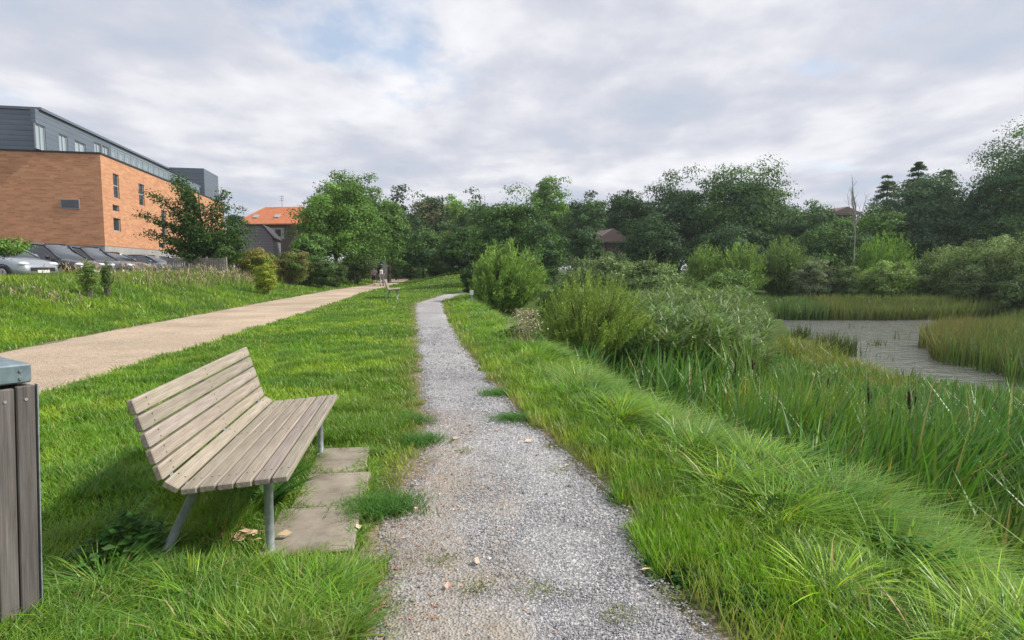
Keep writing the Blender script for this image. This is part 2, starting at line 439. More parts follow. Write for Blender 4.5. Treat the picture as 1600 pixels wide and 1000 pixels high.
# ------------------------------------------------------------------ ground shape
def line(pts):
    a = np.array(pts, float)
    return lambda y: np.interp(y, a[:, 0], a[:, 1])
def edge(pix, z=0.0, extra=()):
    P = [on(px, py, z) for px, py in pix]
    a = sorted([(q[1], q[0]) for q in P] + list(extra))
    return line(a)
NL = edge([(565, 1000), (592, 900), (600, 840), (615, 790), (655, 730), (668, 690), (666, 650), (658, 600), (655, 550), (652, 510), (649, 485), (652, 474)], extra=[(-3, -.5), (1.2, -.55), (36, -4.1), (40, -2.8), (46, 0)])
NR = edge([(1118, 1000), (1030, 910), (990, 850), (975, 800), (940, 760), (868, 700), (812, 650), (768, 600), (727, 550), (704, 510), (692, 480), (688, 471)], extra=[(-3, 1.2), (1.2, 1.1), (36, -2.9), (40, -1.5), (46, 1.5)])
NRb = lambda y: np.where(y < 30, NR(y), np.interp(y, [30, 36, 60, 90, 140], [NR(30.), -3.6, -5.2, -8, -12]))
WL = edge([(0, 552), (150, 521), (320, 490), (420, 471), (520, 453), (578, 445)], extra=[(-5, -7.6), (5, -8.5), (80, -17.3), (120, -23), (200, -38)])
WR = edge([(70, 612), (258, 557), (400, 513), (470, 490), (530, 470), (570, 456)], extra=[(-5, -4.6), (4, -5.4), (60, -11.6), (80, -13.7), (120, -19.3), (200, -34)])
def pondx(y): return np.interp(y, [5, 11, 13, 15, 17, 20, 26, 34, 40], [16, 13.0, 11.2, 10.0, 10.1, 10.8, 12.2, 15.0, 18])
WATER = -1.5
def hfun(x, y):
    x = np.asarray(x, float); y = np.asarray(y, float)
    s = WL(y) - x
    z = (1.17*smooth((s-.2)/6.6)-.22*smooth((s-7)/2))*(1-.35*smooth((y-45)/30))
    z = z + (s > .2)*(vn(x, y, .6)-.5)*.12*smooth(s)
    # far grassy rise between the two ways
    z = z + 1.25*smooth((x-WR(y)-.6)/5.5)*smooth((y-36)/26)*(1-smooth((y-66)/30))*(x-NRb(y) < 4)
    r = x - NRb(y)
    low = -1.42 + .62*smooth((y-37)/8) + 1.2*smooth((y-48)/40)
    k = smooth((r-.75)/3.3)
    bank = z*(1-k) + low*k
    z = np.where(r > 0, bank, z)
    z = z + (.05*np.exp(-((r-1.0)/.5)**2))*(y < 40)
    z = z + .26*(vn(x, y, 1.15)-.5)*smooth((r-.9)/.8)*(1-smooth((r-4.6)/1.2))*(y < 40)
    # pond bed
    pk = smooth((x-pondx(y))/.9)*smooth((y-10)/2)*(1-smooth((y-36.5)/1.6))
    z = z - .65*pk*(r > 2)
    inlawn = (x > WR(y)) & (r < 0)
    z = z + inlawn*(vn(x, y, .5)-.5)*.05
    z = z + smooth((y-75)/45)*.35*(s < 0)*(r < 0) 
    return z
def in_wide(x, y, m=0.): return (x > WL(y)-m) & (x < WR(y)+m)
def in_narrow(x, y, m=0.): return (x > NL(y)-m) & (x < NR(y)+m) & (y < 44)

# ground sheet
def spaced(a, b, n, k, c=0.0):
    u = np.linspace(np.arcsinh((a-c)/k), np.arcsinh((b-c)/k), n)
    return c + k*np.sinh(u)
xs = spaced(-420, 480, 520, 4.0, -1.0)
ys = spaced(-40, 900, 520, 6.0, 3.0)
X, Y = np.meshgrid(xs, ys)
Z = hfun(X, Y)
Z -= .06*(in_narrow(X, Y, -.06) | in_wide(X, Y, -.06))
dn = np.minimum(np.abs(X-NL(Y)), np.abs(X-NR(Y)))
bare = np.clip(1-dn/.38, 0, 1)*(Y < 40)*.9
bare += .8*np.clip(1-np.minimum(np.abs(X-WL(Y)), np.abs(X-WR(Y)))/.35, 0, 1)
bare = np.clip(bare*(vn(X, Y, 2.2)*1.3+.15), 0, 1)
ny, nx = X.shape
idx = np.arange(nx*ny).reshape(ny, nx)
q = np.stack([idx[:-1, :-1], idx[:-1, 1:], idx[1:, 1:], idx[1:, :-1]], -1).reshape(-1, 4)
g = MB(); g.add(np.stack([X, Y, Z], -1).reshape(-1, 3), q, np.repeat(bare.reshape(-1, 1), 3, 1))
tag(g.build('ground', M['soil'], smooth_=True), kind='structure')

def strip(name, Lf, Rf, y0, y1, ny, nx, m, sand, k=5.):
    yy = spaced(y0, y1, ny, k, 2.0); uu = np.linspace(-.0, 1, nx)
    Yg, U = np.meshgrid(yy, uu, indexing='ij')
    ov = .22
    lx = Lf(Yg)-ov + .16*(vn(Yg*0+3, Yg, 2.7)-.5) + .10*(vn(Yg*0+9, Yg, 9)-.5); rx = Rf(Yg)+ov + .16*(vn(Yg*0+31, Yg, 2.7)-.5) + .1*(vn(Yg*0+19, Yg, 9)-.5)
    Xg = lx + (rx-lx)*U
    d = np.minimum(Xg-lx, rx-Xg)
    Zg = hfun(Xg, Yg) + .012 - .07*(1-smooth(d/.34)) + .012*(fbm(Xg, Yg, 3.)-.5)
    i = np.arange(nx*ny).reshape(ny, nx)
    q = np.stack([i[:-1, :-1], i[:-1, 1:], i[1:, 1:], i[1:, :-1]], -1).reshape(-1, 4)
    s_ = sand(Xg, Yg, U, d)
    g = MB(); g.add(np.stack([Xg, Yg, Zg], -1).reshape(-1, 3), q, np.repeat(s_.reshape(-1, 1), 3, 1))
    return tag(g.build(name, m, smooth_=True), kind='structure')
def sandN(x, y, u, d):
    near = 1-smooth((y-4.5)/3.5)
    left = np.exp(-((x-NL(y)-.28)/.36)**2)*near*.34
    mid = np.exp(-((x+.02)/.16)**2)*(1-smooth((y-3.6)/1.6))*.22
    return np.clip(left + mid + .45*(1-smooth(d/.45)), 0, 1)
def sandW(x, y, u, d): return .28 + .25*np.exp(-((u-.3)/.09)**2) + .25*np.exp(-((u-.68)/.09)**2) + .3*(vn(x, y, .8)-.5)
strip('gravel_path', NL, NR, -2, 43, 420, 40, M['gravel'], sandN)
strip('wide_path', WL, WR, -4, 125, 420, 40, M['sandpath'], sandW)
# tarmac of the car park
m, t, b = mat('asphalt', (.06, .06, .062), .9); M['asphalt'] = m
cpk = MB()
yy = np.linspace(8, 62, 60); ww = np.linspace(0, 1, 8)
Yg, U = np.meshgrid(yy, ww, indexing='ij'); Xg = WL(Yg) - 8.3 - U*26
i = np.arange(60*8).reshape(60, 8)
cpk.add(np.stack([Xg, Yg, hfun(Xg, Yg)+.06], -1).reshape(-1, 3), np.stack([i[:-1, :-1], i[1:, :-1], i[1:, 1:], i[:-1, 1:]], -1).reshape(-1, 4))
tag(cpk.build('car_park_asphalt', m), kind='structure')
# pond
w = MB()
pts = [(8.5, 10.2), (60, 10.2), (60, 40.5), (8.5, 40.5)]
w.add([(a, b_, WATER) for a, b_ in pts], [(0, 1, 2, 3)])
tag(w.build('pond_water', M['water']), kind='structure')

# ------------------------------------------------------------------ blades
def blades(mb, P, H, W, az, lean, bend, seg, cb_, ct, waz=None):
    n = len(P)
    if n == 0: return
    H, W, az, lean, bend = [np.broadcast_to(np.asarray(a, float), (n,)) for a in (H, W, az, lean, bend)]
    d = np.stack([np.cos(az), np.sin(az), 0*az], -1)
    if waz is None: waz = az + np.pi/2 + rng.normal(0, .5, n)
    wd = np.stack([np.cos(waz), np.sin(waz), 0*waz], -1)
    vs, cs = [], []
    for k in range(seg+1):
        t_ = k/seg
        c = P + d*(H*(lean*t_ + bend*t_*t_))[:, None]
        c = c + np.array([0, 0, 1.])*(H*(t_ - .42*bend*t_*t_ - .15*lean*lean*t_))[:, None]
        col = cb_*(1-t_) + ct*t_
        if k < seg:
            hw = (W*.5*(1-.75*(t_**2)))[:, None]
            vs += [c - wd*hw, c + wd*hw]; cs += [col, col]
        else:
            vs.append(c); cs.append(col)
    m_ = 2*seg+1
    V = np.stack(vs, 1).reshape(-1, 3); C = np.stack(cs, 1).reshape(-1, 3)
    b0 = np.arange(n)[:, None]*m_
    if seg > 1:
        qs = [b0 + np.array([[2*k, 2*k+1, 2*k+3, 2*k+2]]) for k in range(seg-1)]
        mb.add(V, np.concatenate(qs), C)
        tr = b0 + np.array([[2*(seg-1), 2*(seg-1)+1, 2*seg]]) - mb.n + (mb.n - len(V))
        mb.f[3].append(tr + mb.n)
    else:
        mb.add(V, b0 + np.array([[0, 1, 2]]), C)
def ringpts(r0, r1, dens, a0=-60, a1=60):
    area = .5*R(a1-a0)*(r1*r1-r0*r0)
    n = int(area*dens)
    r = np.sqrt(rng.random(n)*(r1*r1-r0*r0)+r0*r0); a = R(a0)+rng.random(n)*R(a1-a0)
    return r*np.sin(a), r*np.cos(a)
def jit(c, n, v=.18, hue=.08):
    c = np.asarray(c, float)
    k = 1 + rng.normal(0, v, (n, 1))
    h = 1 + rng.normal(0, hue, (n, 3))
    return np.clip(c*np.clip(k, .45, 1.7)*h, .004, .9)

# bench placement is needed for the mask of the flagstones
BN = on(412, 880); BF = on(501, 714)
bdir = (BF-BN)[:2]; bdir /= np.linalg.norm(bdir)
bperp = np.array((bdir[1], -bdir[0]))          # towards the path
SL0 = on(425, 878)[:2]; SLW, SLL = .50, .66
slabs = []
for k in range(3):
    c = SL0 + bdir*(SLL/2 + k*(SLL+.008) + .02) + bperp*(.16 + [0, .02, -.02][k])
    slabs.append((c, [R(1.2), R(-.6), R(.5)][k], [(.50, .66), (.46, .655), (.42, .62)][k]))
def in_slab(x, y, m=0.):
    k = np.zeros(np.shape(x), bool)
    for c, a, (w_, l_) in slabs:
        dx_, dy_ = x-c[0], y-c[1]
        k |= (np.abs(dx_*bperp[0]+dy_*bperp[1]) < w_/2+m) & (np.abs(dx_*bdir[0]+dy_*bdir[1]) < l_/2+m)
    return k

GREEN = np.array((.185, .365, .028)); LIME = np.array((.29, .45, .035)); DEEP = np.array((.075, .20, .025)); STRAW = np.array((.42, .34, .15))
lawn, verge, bankg = MB(), MB(), MB()
rings = [(.9, 2.4, 9500, 4, .0050), (2.4, 4.2, 7500, 3, .0056), (4.2, 7, 4200, 3, .0070), (7, 12, 1800, 2, .011), (12, 22, 560, 2, .018), (22, 40, 150, 1, .034), (40, 80, 36, 1, .07)]
for r0, r1, dens, seg, wid in rings:
    x, y = ringpts(r0, r1, dens)
    # --- mown lawn between the two ways + left bank
    s_l = WL(y) - x
    r = x - NRb(y)
    edgeN = np.abs(x-np.where(x < (NL(y)+NR(y))/2, NL(y), NR(y)))
    keep = ~in_wide(x, y, -.02) & ~in_narrow(x, y, -.04) & ~in_slab(x, y, -.02 - .07*smooth((vn(x, y, 7)-.4)/.3)) & (s_l < 8.3)
    nz = vn(x, y, 3.1)
    worn = np.exp(-edgeN/.22)*(y < 42)
    keep &= rng.random(len(x)) > worn*1.1*(nz > .3)
    keep &= rng.random(len(x)) > .7*np.exp(-np.minimum(np.abs(x-WL(y)), np.abs(x-WR(y)))/.12)
    x, y, r, s_l, worn = [a[keep] for a in (x, y, r, s_l, worn)]
    n = len(x)
    tall = smooth((r-.45)/.8)
    left = s_l > 0
    rough = vn(x, y, 1.3)
    H = .055 + .045*rough + .05*smooth((vn(x, y, 3.3)-.45)/.3) + .03*rng.random(n)
    clump = smooth((vn(x, y, 2.4)-.55)/.2)
    # longer tussocks round the bench and in the near left corner
    dxb, dyb = x-BN[0], y-BN[1]
    al = dxb*bdir[0]+dyb*bdir[1]; ac = dxb*bperp[0]+dyb*bperp[1]
    tus = np.exp(-((ac+.5)/.45)**2)*(al > -.3)*(al < 2.3)
    nearl = (r < -1.0)*(1-smooth((y-2.75)/.4))
    H = H*(1 + 1.1*tus*clump + 0.7*nearl*(.35+.9*clump))
    H = np.where(in_slab(x, y, .16), np.minimum(H, .05+.04*rng.random(n)), H)
    H = np.where(left, .10+.16*rough*smooth(s_l/1.5)+.05*rng.random(n), H)
    H = np.where(left & (s_l > 4.6), H + (.06+.2*smooth((y-19)/6))*smooth((s_l-4.6)/1.6)*vn(x, y, 1.9), H)
    H = H*(1-.5*worn)
    tuss = smooth((vn(x, y, 2.6)-.3)/.45)
    Hr = (.09+.12*rng.random(n)) + (.10 + .16*vn(x, y, .9)+.22*tuss*(.6+.4*rng.random(n)))*tall
    H = np.where(r > 0, Hr, H)
    H *= 1-.45*(s_l > 8)
    slope = smooth((r-2.2)/.8)*(r > 0)
    Hr = np.minimum(Hr, .10+.12*rng.random(n)+.14*tall*tuss)
    H = np.where(r > 0, Hr, H)*np.where(r > 0, 1-.45*0, 1)
    c = jit(GREEN, n); f = smooth((fbm(x, y, .8)-.35)/.3)[:, None]
    c = c*(1-f) + jit(LIME, n)*f
    f = np.maximum(smooth((vn(x, y, .9)-.58)/.2)*.6, smooth((vn(x, y, 3.3)-.55)/.2)*.65)[:, None]
    c = c*(1-f) + jit(DEEP, n)*f
    f = (smooth((vn(x, y, 1.9)-.42)/.22)*(.35+.5*slope)*(r > .6))[:, None]
    c = c*(1-f) + jit((.10, .22, .04), n)*f
    f = np.clip(worn*.55*(vn(x, y, 2.9) > .45) + .09*(rng.random(n) < .25) + .25*(left & (s_l > 5))*rng.random(n), 0, 1)[:, None]
    c = c*(1-f) + jit(STRAW, n)*f
    dry = (rng.random(n) < .025)[:, None]
    c = np.where(dry, jit(STRAW*1.1, n), c)
    P_ = np.stack([x, y, hfun(x, y)-.01], -1)
    far_r = smooth((r-1.5)/.7)
    right = r > 0
    az = rng.random(n)*2*np.pi
    az = np.where(right & (tall > .3), rng.normal(0, .6, n)+.1+3.6*(vn(x, y, 1.7)-.5), az)
    lean = np.where(right, .25+.2*tall, .3)*rng.random(n)*1.6
    bend = np.where(right, .25+.95*tall, .4)*(.5+rng.random(n))
    W_ = wid*(.7+.7*rng.random(n))*(1+.8*tall*right*(.4+rng.random(n)))*(1 + .5*nearl)
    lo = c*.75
    for mbb, sel in ((lawn, ~right & ~left), (bankg, left), (verge, right & (tall < .05) & (r < 60))):
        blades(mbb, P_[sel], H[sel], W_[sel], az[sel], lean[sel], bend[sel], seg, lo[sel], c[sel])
    # tall verge only to the marsh edge
    sel = right & (tall >= .05) & (r < 3.5) & (y < 70) & (rng.random(n) > .45*tall+.25*far_r)
    W_ = W_*(1+1.1*far_r); H2 = H*(1-.35*smooth((r-2.2)/1.2)); az = np.where(sel & (r > 1.6), rng.random(n)*6.3, az)
    blades(verge, P_[sel], H2[sel], W_[sel], az[sel], lean[sel], bend[sel], max(seg, 2) if r0 < 12 else seg, lo[sel], c[sel])
# tussocks: blades springing from shared centres
def tussocks(mb, cx, cy, nb, hh, rad, wid, seg, wind=.35, bendk=1.):
    m_ = len(cx)
    kc = rng.random((m_, 1)); base = np.where(kc < .33, GREEN, np.where(kc < .58, LIME, np.where(kc < .86, np.array((.13, .28, .045)), np.array((.27, .39, .12)))))
    base = base*(1+rng.normal(0, .13, (m_, 1)))
    i_ = np.repeat(np.arange(m_), nb); n = len(i_)
    a = rng.random(n)*2*np.pi; q_ = np.abs(rng.normal(0, .55, n))
    x = cx[i_]+np.cos(a)*q_*rad[i_]; y = cy[i_]+np.sin(a)*q_*rad[i_]
    vx = np.cos(a)*(.4+q_)+wind*1.6; vy = np.sin(a)*(.4+q_)+.1
    az = np.arctan2(vy, vx)+rng.normal(0, .25, n)
    H = hh[i_]*(.55+.6*rng.random(n))
    c = base[i_]*np.clip(1+rng.normal(0, .16, (n, 1)), .5, 1.6)*(1+rng.normal(0, .05, (n, 3)))
    c = np.where((rng.random(n) < .04)[:, None], jit(STRAW, n), c)
    c = np.clip(c, .004, .8)
    k = ~in_narrow(x, y, .02) & ~in_slab(x, y, -.06)
    P_ = np.stack([x, y, hfun(x, y)-.01], -1)
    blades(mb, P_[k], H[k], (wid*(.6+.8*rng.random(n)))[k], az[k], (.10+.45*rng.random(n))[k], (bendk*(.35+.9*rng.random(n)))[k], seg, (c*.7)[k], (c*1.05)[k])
for y0, y1, dn_, nb, wid_, seg in ((1.0, 4, 17, 150, .0078, 5), (4, 8, 13, 110, .0105, 4), (8, 16, 9, 60, .016, 3), (16, 34, 4.5, 36, .028, 2)):
    n = int((y1-y0)*3.3*dn_); cy_ = y0+rng.random(n)*(y1-y0); rr_ = .38+3.3*rng.random(n)**1.1
    cx_ = NRb(cy_)+rr_; e_ = smooth((rr_-.35)/.9)
    hh_ = (.15+.26*e_*(.55+.75*rng.random(n)))*(1-.3*smooth((rr_-2.4)/1.))
    tussocks(verge, cx_, cy_, nb, hh_, .07+.11*rng.random(n)*e_+.04*(y0 > 8), wid_, seg)
n = 150; cx_ = -2.6+2.3*rng.random(n); cy_ = 1.5+1.38*rng.random(n)
tussocks(lawn, cx_, cy_, 130, .13+.13*rng.random(n), .08+.08*rng.random(n), .0065, 4, .2)
n = 46; k_ = rng.random(n); cx_ = BN[0]-.45+rng.normal(0, .22, n)+bdir[0]*k_*2.2; cy_ = BN[1]+bdir[1]*k_*2.2
tussocks(lawn, cx_, cy_, 90, .10+.10*rng.random(n), np.full(n, .09), .006, 3, .1)
for sc_, sa_, (sw_, sl_) in slabs:
    n = 26; u_ = rng.choice([-.5, .5], n)*sw_*rng.uniform(.88, 1.1, n); v_ = rng.uniform(-.52, .52, n)*sl_
    tussocks(lawn, sc_[0]+bperp[0]*u_+bdir[0]*v_, sc_[1]+bperp[1]*u_+bdir[1]*v_, 45, .05+.07*rng.random(n), .03+.04*rng.random(n), .005, 3, .2)
tag(lawn.build('lawn_grass', M['grass']), 'short bright green lawn between the wide beige path and the gravel path', 'grass', kind='stuff')
tag(bankg.build('bank_grass', M['grass']), 'rough green grass on the bank rising from the beige path to the cars', 'grass', kind='stuff')
tag(verge.build('verge_grass', M['grass']), 'long wind-bent green grass along the right edge of the gravel path', 'grass', kind='stuff')

# small worn tufts in the gravel, stones
tf = MB()
spots = [on(*p_) for p_ in [(690, 882), (742, 926), (842, 930), (602, 955), (970, 970), (1040, 862), (905, 716), (872, 735), (1058, 940), (780, 617), (808, 657), (722, 706), (860, 700), (640, 660), (655, 690), (608, 790), (590, 800)]]
for i_, c_ in enumerate(spots):
    big = i_ in (9, 10) or i_ > 12
    n = 700 if big else 130
    rr = .09 if big else .045
    x = c_[0] + rng.normal(0, rr*1.3, n); y = c_[1] + rng.normal(0, rr, n)
    c = jit(DEEP*1.1 if big else np.array((.2, .23, .05)), n)
    blades(tf, np.stack([x, y, hfun(x, y)+.002], -1), .02+.03*rng.random(n)+(.06 if big else 0), .005, rng.random(n)*6.3, .6, .5, 2, c*.8, c)
tag(tf.build('path_tufts', M['grass']), 'small sparse grass tufts growing in the grey gravel path', 'grass', kind='stuff')

oct_v = np.array([(1, 0, 0), (-1, 0, 0), (0, 1, 0), (0, -1, 0), (0, 0, 1), (0, 0, -1.)])
oct_f = np.array([(0, 2, 4), (2, 1, 4), (1, 3, 4), (3, 0, 4), (2, 0, 5), (1, 2, 5), (3, 1, 5), (0, 3, 5)])
def stones(mb, x, y, z, s_, c):
    n = len(x)
    V = oct_v[None]*(1+rng.normal(0, .28, (n, 6, 3)))*(s_[:, None, None])*np.array((1, .85, .6))
    a = rng.random(n)*6.3; ca, sa_ = np.cos(a)[:, None], np.sin(a)[:, None]
    V = np.stack([V[..., 0]*ca-V[..., 1]*sa_, V[..., 0]*sa_+V[..., 1]*ca, V[..., 2]], -1)
    V += np.stack([x, y, z], -1)[:, None]
    mb.add(V.reshape(-1, 3), (np.arange(n)[:, None, None]*6+oct_f[None]).reshape(-1, 3), np.repeat(c, 6, 0))
gr = MB()
for r0, r1, dens, sz in ((1.2, 2.8, 11000, .0055), (2.8, 5, 6000, .007), (5, 9, 2000, .010), (9, 16, 450, .016)):
    x, y = ringpts(r0, r1, dens, -50, 60)
    k = in_narrow(x, y, .03)
    x, y = x[k], y[k]
    sd = np.exp(-((x-NL(y)-.25)/.34)**2)*(1-smooth((y-5)/3)) + .8*np.exp(-((x+.02)/.15)**2)*(1-smooth((y-3.6)/1.6))*(vn(x, y, 3) > .4)
    k = rng.random(len(x)) > .72*np.clip(sd, 0, 1) + .25*(vn(x, y, 2) > .6)
    x, y = x[k], y[k]; n = len(x)
    v = np.clip(rng.normal(.295, .07, n), .12, .62)[:, None]
    v = np.where(rng.random((n, 1)) < .02, .62, v)
    c = v*np.array((1, 1, 1.03))*(1+rng.normal(0, .03, (n, 3)))
    stones(gr, x, y, hfun(x, y)+.013, sz*(.6+.9*rng.random(n)**2), c)
n = 1500; x, y = ringpts(1.6, 7, 1500/26, -50, 50); k = in_narrow(x, y, .05); x, y = x[k], y[k]; n = len(x)
stones(gr, x, y, hfun(x, y)+.014, .008+.010*rng.random(n)**2, np.clip(rng.normal(.36, .12, (n, 1)), .12, .7)*np.array((1, .98, .96)))
tag(gr.build('loose_gravel', M['stone']), 'loose grey stone chips covering the narrow gravel path', 'gravel', kind='stuff')

def flat_leaves(mb, x, y, z, s_, c, tilt=.5):
    n = len(x)
    base = np.array([(-1, 0, .0), (-.3, .55, .18), (1, 0, .1), (-.3, -.55, .18)])
    a = rng.random(n)*6.3; tl = rng.normal(0, tilt, n)
    V = np.broadcast_to(base, (n, 4, 3))*s_[:, None, None]
    V = np.stack([V[..., 0], V[..., 1]*np.cos(tl)[:, None]-V[..., 2]*np.sin(tl)[:, None], V[..., 1]*np.sin(tl)[:, None]+V[..., 2]*np.cos(tl)[:, None]], -1)
    V = np.stack([V[..., 0]*np.cos(a)[:, None]-V[..., 1]*np.sin(a)[:, None], V[..., 0]*np.sin(a)[:, None]+V[..., 1]*np.cos(a)[:, None], V[..., 2]], -1)
    V = V + np.stack([x, y, z], -1)[:, None]
    mb.add(V.reshape(-1, 3), np.arange(n)[:, None]*4+np.arange(4)[None], np.repeat(c, 4, 0))
dl = MB()
c0 = on(355, 850)
n = 46; x = c0[0]+rng.normal(0, .14, n); y = c0[1]+rng.normal(0, .05, n)
flat_leaves(dl, x, y, hfun(x, y)+.05+.015*rng.random(n), .02+.022*rng.random(n), jit((.52, .36, .24), n))
pt = [on(*p_) for p_ in [(778, 675), (712, 688), (826, 692), (640, 745), (618, 735), (600, 795), (560, 830), (617, 712), (885, 730), (1010, 900), (650, 800), (700, 925), (745, 885), (890, 760)]]
x = np.array([q_[0] for q_ in pt]); y = np.array([q_[1] for q_ in pt]); n = len(x)
flat_leaves(dl, x, y, hfun(x, y)+.03, np.full(n, .022)+.02*rng.random(n), jit((.55, .40, .27), n), .3)
n = 2600
x = np.concatenate([NL(yy_ := 2.0+rng.random(n)*4.5)+np.abs(rng.normal(.0, .30, n))]); y = yy_
flat_leaves(dl, x, y, hfun(x, y)+.018, .004+.009*rng.random(n)**2, jit((.33, .20, .12), n), .4)
tag(dl.build('fallen_leaves', M['drystuff']), 'pale brown fallen leaves and litter under the bench and along the path', 'leaves', kind='stuff')

# ------------------------------------------------------------------ marsh, reeds
def poly_pts(n, x0, x1, y0, y1, test):
    x = x0+rng.random(n)*(x1-x0); y = y0+rng.random(n)*(y1-y0)
    k = test(x, y); return x[k], y[k]
CAT = np.array((.11, .25, .045)); PHR = np.array((.16, .25, .075)); OLV = np.array((.19, .20, .05)); SEDGE = np.array((.24, .35, .045))
cat = MB()
def cattails(mb, x, y, H, wid, c, seg=3, lean=.12, bend=.22, azm=.15, azs=1.2):
    n = len(x)
    zb = np.maximum(hfun(x, y), WATER-.15)
    P_ = np.stack([x, y, zb-.02], -1)
    blades(mb, P_, H, wid*(.7+.6*rng.random(n)), rng.normal(azm, azs, n), lean*(.2+1.6*rng.random(n)), bend*rng.random(n)*1.8, seg, c*.7, c)
for y0, y1, dens, wd in ((1.5, 6, 330, .020), (6, 10, 230, .026), (10, 16, 150, .032), (16, 24, 80, .04)):
    x1 = 17
    n = int((x1-1)*(y1-y0)*dens)
    x, y = poly_pts(n, 1, x1, y0, y1, lambda a, b_: (a-NRb(b_) > 2.0+.9*vn(a, b_, 1.1)) & (a < pondx(b_)-.15+1.1*(vn(a, b_, 1.4)-.35)) & (a < 8.6 + .0*b_ + (b_ < 17)*9) & (a < b_*1.6+3))
    r = x-NRb(y); n = len(x)
    H = (1.0+.45*vn(x, y, .7)+.45*rng.random(n))*(.55+.45*smooth((r-2.3)/1.6))*(.72+.28*smooth((pondx(y)-x)/1.6))
    H *= .78+.42*smooth((vn(x, y, 1.6)-.3)/.4)
    H *= np.where((y > 11) & (x < 5.5), .9, np.interp(y, [4, 7, 10, 13, 17], [1.1, 1.0, .66, .35, .27]))
    thin = rng.random(n) < .75*smooth((vn(x, y, .8)-.25)/.2)+.25
    c = jit(CAT, n); f = smooth((vn(x, y, .55)-.45)/.25)[:, None]*.75
    c = c*(1-f) + jit(SEDGE, n)*f
    c = np.where((rng.random(n) < .06)[:, None], jit(STRAW, n), c)
    f = smooth((vn(x, y, 1.3)-.5)/.2)[:, None]*.5; c = c*(1-f)+jit((.07, .16, .035), n)*f
    cattails(cat, x[thin], y[thin], H[thin], wd*1.45, c[thin], 3, .15, .3, .2+2.4*(vn(x, y, 1.1)[thin]-.5), 1.0)
tag(cat.build('cattail_bed', M['reed']), 'upright green cattail and sedge leaves between the long grass and the pond', 'reeds', kind='stuff')
# sedge / iris at the near water edge, yellowish
sed = MB()
for (cx, cy, sx, sy, nn, hh) in ((9.4, 17.5, .8, 2.0, 2000, .5), (9.8, 21, .7, 1.8, 1600, .7), (8.8, 14.4, 1.0, 1.0, 2200, .5), (12.2, 12.0, 1.6, .8, 2200, .5)):
    x = cx+rng.normal(0, sx*.6, nn); y = cy+rng.normal(0, sy*.6, nn)
    c = jit(np.array((.22, .29, .04)), nn); c = np.where((rng.random(nn) < .12)[:, None], jit((.33, .24, .08), nn), c)
    cattails(sed, x, y, hh*(.5+.7*rng.random(nn)), .022, c, 2, .25, .4)
tag(sed.build('yellow_sedge', M['reed']), 'yellowish sedge fringe at the near edge of the pond', 'sedge', kind='stuff')
# tall reed mass (phragmites): stems with blown leaves
phr = MB()
n = 5200
x, y = poly_pts(n*3, 1.5, 15, 13.5, 34, lambda a, b_: (a-NRb(b_) > 3.6) & (a < pondx(b_)-1.2+.9*(vn(a, b_, .8)-.5)) & (a > 2.6) & (a < .43*b_-.2) & (b_ > 14.5+.0*a+2.0*(a > 8.0)))
x, y = x[:n*2], y[:n*2]; n = len(x)
H = 1.0+.35*vn(x, y, .5)+.55*vn(x, y, 1.5)+.35*rng.random(n)**2
H *= .55+.45*smooth((.43*y-.2-x)/2.2)
zb = hfun(x, y)
c = jit(PHR, n, .25); f = smooth((vn(x, y, .4)-.45)/.2)[:, None]*.8; c = c*(1-f)+jit((.13, .20, .04), n)*f
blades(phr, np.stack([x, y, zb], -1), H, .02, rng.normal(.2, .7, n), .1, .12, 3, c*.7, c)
for k in range(9):
    t_ = .35 + .68*rng.random(n)
    zz = zb + H*t_; sc = 1+.0*n
    blades(phr, np.stack([x+.1*H*t_, y, zz], -1), .16+.26*rng.random(n), .05*(.5+.8*rng.random(n)), rng.normal(.1, 1.7, n), rng.uniform(.2, 1.1, n), rng.uniform(.3, 1.1, n), 2, c*rng.uniform(.55, 1.1, (n, 1)), c*rng.uniform(.8, 1.25, (n, 1)))
tag(phr.build('reed_bed', M['reed']), 'dense grey-green tall reeds blown by the wind beside the pond', 'reeds', kind='stuff')
# far-shore and right-hand reed beds
far = MB()
x, y = poly_pts(16000, 12, 42, 34.8, 39.5, lambda a, b_: b_ > 35.2+.8*vn(a, b_, .35)+.03*(a-12))
n = len(x); c = jit(OLV, n); f = smooth((vn(x, y*.3, .35)-.42)/.2)[:, None]; f = np.where((x < 19)[:, None], 1, f*.5); c = c*(1-f)+jit((.12, .20, .06), n)*f
cattails(far, x, y, 1.0+.35*vn(x, y, .5)+.25*rng.random(n), .05, c, 2, .1, .2)
tag(far.build('far_reed_fringe', M['reed']), 'olive and yellow reed fringe along the far shore of the pond', 'reeds', kind='stuff')
isl = MB()
def isl_t(a, b_):
    e = np.interp(b_, [15, 17, 19.5, 22, 26, 31, 33], [13.2, 13.6, 14.2, 14.9, 18.0, 26, 40])
    return a > e + .8*(vn(a, b_, .9)-.5)
x, y = poly_pts(60000, 12.8, 40, 15.4, 33, isl_t)
n = len(x); c = jit((.10, .18, .04), n); f = smooth((vn(x, y, .45)-.5)/.25)[:, None]; c = c*(1-f)+jit((.16, .18, .05), n)*f
tipc = jit((.25, .21, .07), n)
H = (.85+.3*vn(x, y, .5)+.3*rng.random(n))
P_ = np.stack([x, y, np.full(n, WATER-.1)], -1)
blades(isl, P_, H, .03*(.7+.6*rng.random(n)), rng.normal(.1, 1.3, n), .2*rng.random(n), .35*rng.random(n), 2, c*.75, np.where((rng.random(n) < .3)[:, None], tipc, c))
tag(isl.build('right_reed_bed', M['reed']), 'olive brown-tipped reed bed standing in the pond at the right', 'reeds', kind='stuff')
